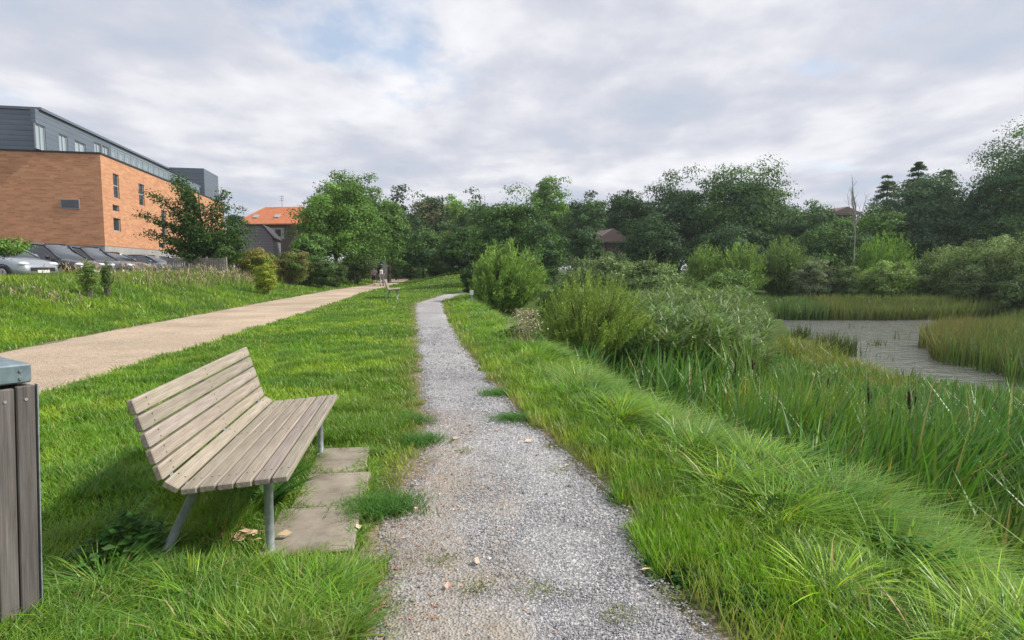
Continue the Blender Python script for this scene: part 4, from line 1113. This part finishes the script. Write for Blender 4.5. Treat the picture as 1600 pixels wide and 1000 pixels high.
crown_round(mb, (.85, 0, 1.05), (1.15, .9, .85), 40, 6500, .05, (.075, .14, .035), .3, -1)
mb.build('crown', M['leaf'], root); tb.build('trunk', M['bark'], root, True)

# ------------------------------------------------------------------ bench
def make_bench(label, loc, rz):
    root = empty('park_bench', loc, rz, label, 'bench', 'slatted benches facing the pond')
    LEN = 2.08
    # profile: (x, z, angle) of each slat centre; x forward
    prof = []
    a0 = R(4.5); pit = .0885; x, z = .27, .475
    for k in range(6):
        cx, cz = x-math.cos(a0)*pit*(k+.5), z-math.sin(a0)*pit*(k+.5)
        prof.append((cx, cz, a0, 'seat_slat'))
    ex, ez = x-math.cos(a0)*pit*6, z-math.sin(a0)*pit*6
    a1 = -R(33)
    prof.append((ex-math.cos(a1)*pit*.5-.006, ez-math.sin(a1)*pit*.5+.004, a1, 'seat_slat'))
    ex, ez = ex-math.cos(a1)*pit-.01, ez-math.sin(a1)*pit+.01
    a2 = -R(73); pit = .0885
    for k in range(5):
        prof.append((ex-math.cos(a2)*pit*(k+.5), ez-math.sin(a2)*pit*(k+.5), a2, 'back_slat'))
    for i, (cx, cz, a, nm) in enumerate(prof):
        s_ = MB(); w_ = .0765
        tone = random.uniform(.86, 1.12)
        s_.box((0, 0, 0), (w_, LEN, .034), bev=.005, col=(tone, tone*random.uniform(.97, 1.02), tone*random.uniform(.93, 1.02)))
        for yy_ in (-.9, -.0, .9):
            for d_ in (-.018, .018): s_.tube([(d_, yy_, .0165), (d_, yy_, .0185)], .0045, 8, col=(.12, .12, .13))
        o = s_.build(nm, M['bench'], root)
        o.location = (cx, random.uniform(-.004, .004), cz); o.rotation_euler = (0, -a, 0)
    # steel supports: bent flat bar following the slats
    for yy_ in (-.9, 0, .9):
        fb = MB(); pr = [(cx - (-math.sin(a))*-.0 , cz, a) for cx, cz, a, _ in prof]
        top_, bot_ = [], []
        for cx, cz, a in pr:
            nx_, nz_ = -math.sin(a), math.cos(a)    # normal of the slat
            top_.append((cx-nx_*.0185, cz-nz_*.0185)); bot_.append((cx-nx_*.045, cz-nz_*.045))
        for i in range(len(pr)-1):
            fb.prism([top_[i], top_[i+1], bot_[i+1], bot_[i]], yy_-.02, yy_+.02)
        fb.build('support_bar', M['steel'], root)
    rail = MB(); rail.tube([(.14, -.9, .405), (.14, .9, .405)], .018, 10); rail.build('rail', M['steel'], root)
    for yy_ in (-.9, .9):
        for kind in (0, 1):
            l_ = MB()
            if kind == 0: l_.tube([(.135, yy_, -.12), (.135, yy_, .415)], .0235, 14)
            else: l_.tube([(-.47, yy_-.0, -.1), (-.235, yy_, .385)], .0235, 14)
            o = l_.build('leg', M['steel'], root, True)
    return root
bang = math.atan2(bdir[1], bdir[0])-math.pi/2
# local axes: y along the bench, x towards the path
e1, e2 = on(450, 748, .475)[:2], on(529, 617, .475)[:2]
bdir = (e2-e1)/np.linalg.norm(e2-e1); bperp = np.array((bdir[1], -bdir[0])); bang = math.atan2(bdir[1], bdir[0])-math.pi/2
c_ = (e1+e2)/2 - bperp*.27
make_bench('weathered grey-brown slatted bench on galvanised legs beside the flagstones', (c_[0], c_[1], float(hfun(*c_))), bang)
q_ = on(617, 466); make_bench('small distant slatted bench seen end-on on the lawn', (q_[0], q_[1], float(hfun(q_[0], q_[1]))+.05), R(9))

for k, ((c, a, (w_, l_)), lab) in enumerate(zip(slabs, ('nearest and largest worn flagstone at the bench foot', 'middle flagstone beside the bench, grass in its joints', 'farthest flagstone, partly overgrown, beside the bench'))):
    s_ = MB(); s_.box((0, 0, 0), (w_, l_, .05), bev=.008)
    o = tag(s_.build('flagstone', M['concrete']), lab, 'flagstone', 'flagstones in front of the bench')
    o.location = (c[0], c[1], float(hfun(*c))+.006); o.rotation_euler = (R(.6)*(k-1), R(.5), bang+a)

# ------------------------------------------------------------------ litter bin, cut by the left edge
BX = on(68, 982, 0); brz = R(60.6)
bcx = BX[0]-(.2595*math.cos(brz)+.2555*math.sin(brz)); bcy = BX[1]-(.2595*math.sin(brz)-.2555*math.cos(brz))
root = empty('litter_bin', (bcx, bcy, 0), 0, 'dark wooden-slatted litter bin with blue-grey metal lid at the left edge', 'bin')
root.scale = (1, 1, 1.045); root.rotation_mode = 'QUATERNION'
root.rotation_quaternion = Quaternion((0, 1, 0), R(2.5)) @ Quaternion((0, 0, 1), brz)
for k in range(7):
    tn = random.uniform(.75, 1.2)
    for sy in (-1, 1):
        s_ = MB(); s_.box((-.216+k*.072, sy*.243, .53+random.uniform(-.003, .003)), (.066, .022, 1.01), bev=.004, col=(tn, tn, tn))
        if sy < 0:
            for zz in (.985, .09): s_.tube([(-.216+k*.072, -.2535, zz), (-.216+k*.072, -.257, zz)], .006, 10, col=(2.2, 2.3, 2.4))
        s_.build('board', M['binwood'], root)
for k in range(6):
    tn = random.uniform(.8, 1.1)
    for sx in (-1, 1):
        s_ = MB(); s_.box((sx*.243, -.18+k*.072, .53), (.020, .066, 1.01), bev=.004, col=(tn, tn, tn)); s_.build('board', M['binwood'], root)
s_ = MB(); s_.box((0, 0, .50), (.462, .462, .96)); s_.build('liner', M['darkmetal'], root)
for sx in (-1, 1):
    for sy in (-1, 1):
        s_ = MB(); s_.box((sx*.2575, sy*.245, .53), (.004, .024, 1.02)); s_.build('corner_strip', M['steel'], root)
s_ = MB(); s_.box((.0, .0, 1.087), (.48, .50, .075), bev=.006); s_.build('lid', M['lid'], root)
for zz in (1.07, 1.1):
    s_ = MB(); s_.tube([(.20, -.2495, zz), (.20, -.2555, zz)], .006, 10); s_.build('screw', M['rim'], root)

# ------------------------------------------------------------------ brick building
A = at(164, 380, 42.0)                       # nearest corner
th = math.atan2(-200/950., 1)                 # heading of the long face
bld = empty('brick_building', (A[0], A[1], 1.2), -th, 'long orange brick building with dark grey metal-clad top storey', 'building')
# local: +y runs away along the long (right) face, -x runs to the left; origin at the corner
LENB, WIDB = 33.0, 26.0
zb, zt = 1.95, 8.15                            # brick from/to above car park level (local z)
def part(name, m, boxes, parent=bld, **k):
    mb = MB()
    for c, d in boxes: mb.box(c, d, **k)
    return mb.build(name, m, parent)
# long-face windows given by px range / py range -> local y, z
def face_t(px):
    k = (px-800)/F; dxx, dyy = math.sin(th), math.cos(th)
    return (k*A[1]-A[0])/(dxx-k*dyy)
def face_z(px, py):
    t_ = face_t(px); D = A[1]+t_*math.cos(th)
    return EYE + (420-py)/F*D - 1.2
wins = [(186.3, 195.2, 275, 312), (225, 233.4, 290, 323), (183.5, 193.5, 322, 332), (183.5, 194.5, 342, 362), (258, 265, 330, 372), (296, 302, 316, 330), (308, 316, 319, 333), (300, 310, 345, 362), (320, 327, 322, 334), (252, 262, 380, 388)]
holes = []
for a_, b_, c0_, c1_ in wins:
    t0, t1 = face_t(a_), face_t(b_); z1, z0 = face_z((a_+b_)/2, c0_), face_z((a_+b_)/2, c1_)
    holes.append((t0, t1, max(z0, .2), z1))
# wall built from strips round the openings
def wall_with_holes(name, m, y0, y1, z0, z1, hs, thick, parent):
    ys_ = sorted({y0, y1, *[h_[0] for h_ in hs if h_[3] > z0 and h_[2] < z1], *[h_[1] for h_ in hs if h_[3] > z0 and h_[2] < z1]})
    mb = MB()
    for a_, b_ in zip(ys_[:-1], ys_[1:]):
        mid = (a_+b_)/2; cuts = sorted([(max(h_[2], z0), min(h_[3], z1)) for h_ in hs if h_[0] < mid < h_[1] and h_[3] > z0 and h_[2] < z1]); z = z0
        for lo, hi in cuts+[(z1, z1)]:
            if lo > z+1e-4: mb.box((-thick/2, mid, (z+lo)/2), (thick, b_-a_, lo-z))
            z = max(z, hi)
    return mb.build(name, m, parent)
wall_with_holes('brick_wall', M['brick'], 0, LENB, zb, zt, holes, .35, bld)
for yw in (.175, LENB-.175): part('brick_wall', M['brick'], [((-.35-(WIDB-.35)/2, yw, (zb+zt)/2), (WIDB-.35, .35, zt-zb))])
part('plinth', M['plinth'], [((-WIDB/2, LENB/2, zb/2-.5), (WIDB-.06, LENB-.06, zb+1.0))])
part('parapet_cap', M['darkmetal'], [((-WIDB/2, LENB/2, zt+.06), (WIDB+.1, LENB+.1, .12))])
for k, (t0, t1, z0, z1) in enumerate(holes):
    f = MB(); w_ = .06; xx = -.12
    f.box((xx, t0+w_/2, (z0+z1)/2), (.08, w_, z1-z0)); f.box((xx, t1-w_/2, (z0+z1)/2), (.08, w_, z1-z0))
    f.box((xx, (t0+t1)/2, z0+w_/2), (.08, t1-t0-2*w_, w_)); f.box((xx, (t0+t1)/2, z1-w_/2), (.08, t1-t0-2*w_, w_))
    if z1-z0 > 1.3: f.box((xx, (t0+t1)/2, z0+(z1-z0)*.52), (.08, t1-t0-2*w_, .09))
    fo = f.build('window', M['greypaint'], bld)
    p_ = MB(); p_.box((xx-.02, (t0+t1)/2, (z0+z1)/2), (.02, t1-t0-2*w_, z1-z0-2*w_)); p_.build('pane', M['glass'], fo)
# vent panel and streak on the near (left) face
vx = (107-800)/F*41.2; lx0 = -(A[0]-vx)/math.cos(th)-.0
part('vent_panel', M['greypaint'], [((lx0, -.03, EYE+(420-319.5)/F*41.6-1.2), (1.16, .05, .64))])
part('vent_grille', M['darkmetal'], [((lx0, -.062, EYE+(420-319.5)/F*41.6-1.2+dz), (1.04, .012, .03)) for dz in np.linspace(-.24, .24, 9)])
# penthouse
PX = -3.5; PH0, PH1 = zt+.12, 10.9
pw_ = []
for a_, b_, c0_, c1_ in [(73, 87, 201, 229), (107, 120, 216, 240), (131, 147, 227, 242)]:
    def ft(px):
        k = (px-800)/F; ax_, ay_ = A[0]+PX*math.cos(th), A[1]-PX*math.sin(th)*-1
        ax_, ay_ = A[0]+PX*math.cos(-th), A[1]+PX*math.sin(-th)
        return (k*ay_-ax_)/(math.sin(th)-k*math.cos(th)), ay_
    (t0, ay_), (t1, _) = ft(a_), ft(b_); D = ay_+(t0+t1)/2*math.cos(th)
    pw_.append((t0, t1, PH0+.02, EYE+(420-c0_)/F*D-1.2))
t_ = pw_[-1][1]+1.5
while t_ < 23.5: pw_.append((t_, t_+1.15, PH0+.02, PH0+2.15)); t_ += 1.45
pent = empty('penthouse', (0, 0, 0)); pent.parent = bld
ww_ = wall_with_holes('cladding', M['clad'], .05, 24.9, PH0, PH1, pw_, .25, pent); ww_.location = (PX, 0, 0)
part('cladding_wall', M['clad'], [((PX-.25-10, .18, (PH0+PH1)/2), (20, .26, PH1-PH0))], pent)
part('roof_edge', M['clad'], [((PX-10, 12.4, PH1+.09), (20.3, 24.9, .18))], pent)
for t0, t1, z0, z1 in pw_:
    fr_ = MB(); gl_ = MB(); xx = PX-.1; w_ = .06
    fr_.box((xx, t0+w_/2, (z0+z1)/2), (.1, w_, z1-z0)); fr_.box((xx, t1-w_/2, (z0+z1)/2), (.1, w_, z1-z0)); fr_.box((xx, (t0+t1)/2, z1-w_/2), (.1, t1-t0-2*w_, w_)); fr_.box((xx, (t0+t1)/2, (z0+z1-w_)/2), (.08, .05, z1-z0-w_))
    gl_.box((xx-.02, (t0+t1)/2, (z0+z1)/2), (.02, t1-t0-2*w_, z1-z0-w_))
    fo = fr_.build('window', M['greypaint'], bld); gl_.build('pane', M['paleglass'], fo)
# second clad block
part('stair_tower', M['clad'], [((-2.3, 27.9, (PH0+11.15)/2), (4.6, 5.8, 11.15-PH0))])
# glass railing on the terrace
rl = empty('terrace_railing', (0, 0, 0)); rl.parent = bld
t_ = 2.4
while t_ < 23.6:
    p_ = MB(); p_.box((-.25, t_, PH0+.42), (.05, .05, .84)); p_.build('rail_post', M['greypaint'], rl)
    p_ = MB(); p_.box((-.25, t_+.6, PH0+.42), (.02, 1.08, .76)); p_.build('glass_panel', M['railglass'], rl); t_ += 1.2
p_ = MB(); p_.box((-.25, 13.4, PH0+.865), (.06, 22.2, .05)); p_.build('handrail', M['greypaint'], rl)
# low wing + shed + fence
sA = at(376, 388, 58)
shed = empty('grey_shed', (sA[0], sA[1], 1.0), R(14), 'grey boarded outbuilding with a sloping roof left of the orange-roofed house', 'building')
s_ = MB(); s_.prism([(0, 0), (2.9, 0), (2.9, 3.5), (2.0, 4.65), (0, 4.65)], 0, 6); s_.build('wall', M['boards'], shed)
s_ = MB(); s_.prism([(-.1, 4.67), (2.02, 4.67), (3.05, 3.40), (3.05, 3.54), (2.06, 4.79), (-.1, 4.79)], -.15, 6.1); s_.build('roof', M['darkmetal'], shed)
fA = at(262, 404, 38)
fen = empty('wooden_fence', (fA[0], fA[1], 1.25), R(0), 'weathered pale picket fence behind the young tree', 'fence')
s_ = MB()
for k in range(26): s_.box((k*.14, 0, .5), (.10, .02, .95+.02*random.random()))
s_.build('picket_panel', M['fencewood'], fen)
s_ = MB(); s_.box((1.75, .03, .25), (3.7, .03, .08)); s_.box((1.75, .03, .8), (3.7, .03, .08)); s_.build('rail', M['fencewood'], fen)
for k in range(4):
    s_ = MB(); s_.box((k*1.22-.05, .08, .5), (.09, .09, 1.1)); s_.build('post', M['fencewood'], fen)

# orange-roofed house
H0 = at(362, 350, 88); house = empty('house', (H0[0], H0[1], 2.0), R(-8), 'house with an orange tiled hipped roof and two roof windows', 'building')
ez = H0[2]-2.0
s_ = MB(); s_.box((4.9, 3.8, ez/2), (8.8, 6.6, ez)); s_.build('wall', M['darkwall'], house)
rv = [(0, 0, ez), (9.9, 0, ez), (9.9, 7.6, ez), (0, 7.6, ez), (3.1, 3.8, ez+2.75), (9.3, 3.8, ez+2.75), (0, 0, ez-.15), (9.9, 0, ez-.15), (9.9, 7.6, ez-.15), (0, 7.6, ez-.15)]
s_ = MB(); s_.add(rv, [(0, 1, 5, 4), (1, 2, 5), (2, 3, 4, 5), (3, 0, 4), (0, 6, 7, 1), (1, 7, 8, 2), (2, 8, 9, 3), (3, 9, 6, 0), (6, 9, 8, 7)]); rf = s_.build('roof', M['tiles'], house)
for xx in (2.9, 6.2):
    s_ = MB(); s_.box((xx, 1.55, ez+1.2), (.75, .75, .12), rx=math.atan2(2.75, 3.8)); s_.build('roof_window', M['paleglass'], rf)
s_ = MB(); s_.box((6.0, .46, ez-1.4), (3.6, .1, 1.6)); s_.build('gable_panel', M['greypaint'], house)
for xx in (5.2, 6.9):
    s_ = MB(); s_.box((xx, .38, ez-1.3), (.8, .06, 1.0)); s_.build('window', M['glass'], house)
s_ = MB(); s_.tube([(5.8, 3.8, ez+2.7), (5.8, 3.8, ez+4.4)], .03, 5)
for dz, w_ in ((4.3, .9), (4.0, .6), (3.7, .7)): s_.tube([(5.8-w_/2, 3.8, ez+dz), (5.8+w_/2, 3.8, ez+dz)], .02, 4)
s_.build('antenna', M['darkmetal'], house)
# roofs half hidden by trees
def far_house(px, py, D, w_, h_, label, base=.0):
    q_ = at(px, py, D); o = empty('house', (q_[0], q_[1], base), R(12), label, 'building')
    e_ = q_[2]-base
    s_ = MB(); s_.box((0, 3, e_/2), (w_-.6, 6, e_)); s_.build('wall', M['darkwall'], o)
    s_ = MB(); s_.box((0, -.02, e_-.08), (w_+.1, .12, .16)); s_.build('gutter_board', M['whitepaint'], o)
    s_ = MB(); s_.prism([(-w_/2, e_), (w_/2, e_), (w_/2, e_+.15), (0, e_+h_), (-w_/2, e_+.15)], -.5, 6.5)
    s_.add([(-w_/2, -.55, e_-.02), (w_/2, -.55, e_-.02), (w_/2-1.2, 3, e_+h_), (-w_/2+1.2, 3, e_+h_)], [(0, 1, 2, 3)])
    s_.build('roof', M['greyroof'], o)
    return o
far_house(956, 377, 68, 4.0, 1.4, 'pale house with grey-brown roof half hidden under the blackish tree', -.2)
far_house(1320, 334, 80, 4, .9, 'low roof peeping between treetops left of the bare dead tree', .3)

# underpass at the end of the wide way
U0 = at(598, 436, 88)
ug = float(hfun(U0[0]+1.5, U0[1]))
up = empty('underpass', (U0[0], U0[1], ug-.1), R(10), 'concrete underpass with a dark mouth at the end of the beige path', 'underpass')
s_ = MB(); s_.box((.55, 4, 1.3), (1.1, 8, 2.6)); s_.box((4.4, 4, 1.3), (.7, 8, 2.6)); s_.build('side_wall', M['plinth'], up)
s_ = MB(); s_.box((2.4, 4, 2.9), (5.2, 8, .6)); s_.build('deck', M['plinth'], up)
s_ = MB(); s_.box((2.58, 8.3, 1.3), (3.0, .5, 2.6)); s_.build('dark_end_panel', M['darkwall'], up)  # dark panel closing the far end of the passage

# marker post by the path
q_ = on(737, 478)
root = empty('marker_post', (q_[0], q_[1], float(hfun(q_[0], q_[1]))), 0, 'small white-topped marker post in the verge grass', 'post')
s_ = MB(); s_.box((0, 0, .3), (.06, .06, .6), bev=.006); s_.build('pole', M['greypaint'], root)
s_ = MB(); s_.box((0, -.036, .58), (.15, .012, .20), bev=.004); s_.build('sign_plate', M['whitepaint'], root)

# ------------------------------------------------------------------ cars (nose towards +x)
def make_car(name, label, loc, rz, pm, van=False, L_=4.25):
    root = empty(name, loc, rz, label, 'car', 'cars parked beside the brick building')
    k = L_/4.25; hw = .88
    st = [(-2.12, .42, .80, .80), (-2.08, .30, .90, .86), (-1.9, .24, .96, .95), (-1.3, .22, .985, 1.0), (-.3, .22, .965, 1.0), (.6, .22, .95, 1.0), (1.05, .22, .945, 1.0), (1.45, .22, .885, .98), (1.8, .24, .80, .93), (2.02, .28, .70, .84), (2.12, .36, .58, .72)]
    rings = []
    for x, zl, zh, wf in st:
        w_ = hw*wf; m_ = (zl+zh)/2
        half = [(w_*.90, zl), (w_*.985, zl+.07), (w_, m_-.03), (w_*.985, zh-.14), (w_*.95, zh-.04), (w_*.86, zh), (w_*.45, zh+.025), (0, zh+.032)]
        rings.append([(x*k, y_, z_) for y_, z_ in half] + [(x*k, -y_, z_) for y_, z_ in half[-2::-1]])
    s_ = MB(); s_.loft(rings, closed=True); s_.build('body', pm, root, True)
    rz_ = 1.62 if van else 1.46
    cs = [(-2.0, .93, .80, .93, .80), (-1.72, 1.24, .80, .95, .70), (-1.45, rz_-.08, .81, .955, .64), (-.7, rz_, .82, .955, .62), (0., rz_, .82, .95, .62), (.38, rz_-.06, .81, .945, .60), (.8, 1.2, .78, .94, .66), (1.22, .955, .74, .92, .72)]
    gr_, rr_ = [], []
    for x, zr, wb, zb_, wr in cs:
        half = [(wb, zb_-.03), (wr+(wb-wr)*.45, zb_+(zr-zb_)*.55), (wr, zr-.04), (wr*.85, zr-.005), (0, zr+.012)]
        gr_.append([(x*k, y_, z_) for y_, z_ in half]+[(x*k, -y_, z_) for y_, z_ in half[-2::-1]])
    s_ = MB(); s_.loft(gr_, closed=False); s_.build('windows', M['cargl'], root, True)
    s_ = MB(); rr_ = []
    for x, z_, w_ in ((-1.62, rz_-.17, .66), (-1.42, rz_-.05, .66), (-.7, rz_+.018, .645), (0, rz_+.018, .645), (.34, rz_-.03, .63)):
        rr_.append([(x*k, w_, z_-.06), (x*k, w_*.86, z_), (x*k, 0, z_+.018), (x*k, -w_*.86, z_), (x*k, -w_, z_-.06)])
    s_.loft(rr_, cap=False)
    for sy in (-1, 1):
        s_.tube([(1.2*k, sy*.755, .95), (.8*k, sy*.675, 1.19), (.36*k, sy*.625, rz_-.08)], .032, 6)
        s_.tube([(-.35*k, sy*.83, .95), (-.35*k, sy*.655, rz_-.06)], .036, 6)
        s_.tube([(-1.98*k, sy*.80, .93), (-1.7*k, sy*.72, 1.22), (-1.45*k, sy*.655, rz_-.08)], .085, 6)
        s_.tube([(1.15*k, sy*.81, .955), (-1.9*k, sy*.83, .955)], .018, 5)
    s_.build('roof', pm, root, True)
    for x in (-1.28*k, 1.32*k):
        for sy in (-1, 1):
            w_ = MB(); cy = sy*.80
            ring = lambda r_, y_: [(x+r_*math.cos(a), y_, .32+r_*math.sin(a)) for a in np.linspace(0, 2*math.pi, 20, endpoint=False)]
            w_.loft([ring(.25, cy-sy*.1), ring(.31, cy-sy*.09), ring(.32, cy), ring(.31, cy+sy*.085), ring(.22, cy+sy*.098)], closed=True); wo = w_.build('wheel', M['tyre'], root, True)
            h_ = MB(); h_.loft([ring(.22, cy+sy*.092), ring(.20, cy+sy*.105)], closed=True)
            for a in range(5):
                an = a*2*math.pi/5; h_.box((x+.1*math.cos(an), cy+sy*.11, .32+.1*math.sin(an)), (.18, .02, .05), ry=-an)
            h_.build('rim', M['rim'], wo)
            ar = MB(); ar.loft([ring(.33, cy+sy*.075), ring(.375, cy+sy*.083)], closed=True, cap=False); ar.build('wheel_arch', M['blackplastic'], root)
    for sy in (-1, 1):
        s_ = MB(); s_.ball((1.93*k, sy*.60, .70), (.17, .19, .085), 12, 7); s_.build('headlight', M['lamp'], root, True)
        s_ = MB(); s_.ball((-2.04*k, sy*.68, .82), (.07, .12, .10), 10, 6); s_.build('tail_light', M['red'], root, True)
        s_ = MB(); s_.ball((.82*k, sy*.97, 1.02), (.08, .10, .075), 10, 6); s_.tube([(.84*k, sy*.86, .95), (.83*k, sy*.93, .99)], .02, 5); s_.build('mirror', pm, root, True)
    s_ = MB(); s_.box((2.09*k, 0, .50), (.08, 1.05, .16), bev=.02); s_.box((2.07*k, 0, .30), (.10, 1.25, .10), bev=.02); s_.build('grille', M['blackplastic'], root)
    s_ = MB(); s_.box((2.14*k, 0, .42), (.02, .5, .11), bev=.004); s_.build('number_plate', M['plate'], root)
    for sy in (-1, 1):
        s_ = MB(); s_.box((.05*k, sy*.885, .80), (.16, .02, .03), bev=.006); s_.box((-.85*k, sy*.885, .80), (.16, .02, .03), bev=.006); s_.build('door_handle', pm, root)
    return root
silver = paint('silver_paint', (.33, .36, .39)); black = paint('black_paint', (.016, .018, .024), .3); dark = paint('dark_blue_paint', (.022, .026, .04), .3); grey = paint('grey_blue_paint', (.17, .20, .24)); grey2 = paint('mid_grey_paint', (.14, .15, .17)); lightgrey = paint('light_silver_paint', (.42, .44, .46))
cz = lambda x, y: float(hfun(x, y))+.14
def park(nm, lab, px, D, rz, pm, **k):         # px, D of the nose
    nx_, ny_ = (px-800)/F*D, D
    cx, cy = nx_-2.12*math.cos(rz), ny_-2.12*math.sin(rz)
    return make_car(nm, lab, (cx, cy, 1.03), rz, pm, **k)
park('parked_car', 'silver car at the left edge, only its nose in view', 70, 22.8, R(-8), silver)
park('parked_car', 'black car with silver mirror beside the silver one', 150, 26.6, R(-6), black, van=True)
park('parked_car', 'dark blue car, second of the two dark ones', 196, 30.2, R(-6), dark, van=True)
park('parked_car', 'grey-blue car half hidden behind the second dark one', 225, 33.6, R(-6), grey2)
park('parked_car', 'grey hatchback seen side-on in front of the grey plinth', 282, 41, R(4), grey, L_=3.9)
park('parked_car', 'pale silver car behind the young tree by the fence', 312, 45, R(4), lightgrey)

# ------------------------------------------------------------------ two walkers
def figure(label, loc, rz, shirt, lower, skin, hair, sw=1., long_=False):
    root = empty('person', loc, rz, label, 'person')
    J = {'pel': ((0, 0, .93), .13), 'waist': ((0, 0, 1.08), .125), 'chest': ((0, .01, 1.30), .15), 'neck': ((0, .02, 1.47), .055), 'head': ((0, .03, 1.60), .09), 'top': ((0, .02, 1.67), .075)}
    E = [('pel', 'waist'), ('waist', 'chest'), ('chest', 'neck'), ('neck', 'head'), ('head', 'top')]
    for s_, f in ((-1, sw), (1, -sw)):
        n_ = 'l' if s_ < 0 else 'r'
        J['hip'+n_] = ((s_*.095, 0, .88), .095); J['kn'+n_] = ((s_*.10, .16*f+.03, .49), .06); J['an'+n_] = ((s_*.10, .27*f-(.08 if f < 0 else 0), .09+(.05 if f < 0 else 0)), .038); J['toe'+n_] = ((s_*.11, .27*f+.12, .04), .035)
        J['sh'+n_] = ((s_*.19, .01, 1.40), .058); J['el'+n_] = ((s_*.25, -.12*f, 1.13), .042); J['wr'+n_] = ((s_*.25, -.17*f+.08, .90), .03); J['ha'+n_] = ((s_*.245, -.17*f+.12, .80), .034)
        E += [('pel', 'hip'+n_), ('hip'+n_, 'kn'+n_), ('kn'+n_, 'an'+n_), ('an'+n_, 'toe'+n_), ('chest', 'sh'+n_), ('sh'+n_, 'el'+n_), ('el'+n_, 'wr'+n_), ('wr'+n_, 'ha'+n_)]
    def skinned(name, keys, edges, grow, m_):
        me = bpy.data.meshes.new(name); ks = list(keys)
        me.from_pydata([J[k_][0] for k_ in ks], [(ks.index(a_), ks.index(b_)) for a_, b_ in edges], [])
        o = bpy.data.objects.new(name, me); COL.objects.link(o); o.parent = root
        md = o.modifiers.new('skin', 'SKIN'); md.use_smooth_shade = True
        for i_, k_ in enumerate(ks):
            r_ = J[k_][1]+grow; me.skin_vertices[0].data[i_].radius = (r_, r_*.85); me.skin_vertices[0].data[i_].use_root = (i_ == 0)
        o.modifiers.new('sub', 'SUBSURF').levels = 1; o.modifiers['sub'].render_levels = 2
        me.materials.append(m_); return o
    skinned('body', J.keys(), E, 0, mat('skin', skin, .6)[0])
    sk = ['chest', 'waist', 'pel', 'shl', 'ell', 'shr', 'elr']
    skinned('shirt', sk, [(a_, b_) for a_, b_ in E if a_ in sk and b_ in sk], .022, mat('shirt_cloth', shirt, .9)[0])
    lk = ['pel', 'hipl', 'knl', 'hipr', 'knr'] + (['anl', 'anr'] if long_ else [])
    skinned('trousers' if long_ else 'shorts', lk, [(a_, b_) for a_, b_ in E if a_ in lk and b_ in lk], .028, mat('lower_cloth', lower, .9)[0])
    hb = MB(); hb.ball((0, .01, 1.67), (.10, .115, .11), 12, 8); hb.build('hair', mat('hair', hair, .8)[0], root, True)
    for n_ in 'lr':
        a_, b_ = np.array(J['an'+n_][0]), np.array(J['toe'+n_][0]); sb = MB(); sb.tube([a_+np.array((0, -.06, -.03)), (a_+b_)/2+np.array((0, 0, -.01)), b_+np.array((0, .03, 0))], [.05, .05, .04], 8); sb.build('shoe', mat('shoe', (.05, .05, .06), .7)[0], root, True)
    return root
q_ = on(584.5, 446.5, .0); y_ = q_[1]
figure('person in a mauve top and black shorts walking away, left of the pair', (q_[0], y_, float(hfun(q_[0], y_))), R(8), (.30, .24, .30), (.015, .015, .02), (.42, .26, .19), (.04, .025, .015))
q2 = on(596.5, 446.8, .0); pz = float(hfun(q2[0], q2[1]))
figure('person in a navy top and light trousers walking away, right of the pair', (q2[0], q2[1], pz), R(6), (.02, .025, .07), (.33, .30, .32), (.42, .26, .19), (.03, .02, .015), -1., True)
bk = MB(); bk.box((0, 0, 0), (.30, .16, .42), bev=.05); o = tag(bk.build('backpack', mat('white_bag', (.75, .77, .76), .8)[0]), 'white backpack carried by the walker in the navy top', 'backpack'); o.location = (q2[0]+.03, q2[1]-.24, pz+1.24); o.rotation_euler = (0, 0, R(6))

# ------------------------------------------------------------------ thin haze
hz = MB(); hz.box((20, 430, 22), (1000, 1000, 50))
hm = bpy.data.materials.new('haze'); hm.use_nodes = True; t = hm.node_tree; t.nodes.clear()
pv = t.nodes.new('ShaderNodeVolumePrincipled'); pv.inputs['Color'].default_value = (.90, .94, 1, 1); pv.inputs['Density'].default_value = .00035; pv.inputs['Anisotropy'].default_value = .3
t.links.new(pv.outputs[0], t.nodes.new('ShaderNodeOutputMaterial').inputs['Volume'])
tag(hz.build('haze', hm), 'thin pale haze over the green space', 'haze', kind='stuff')
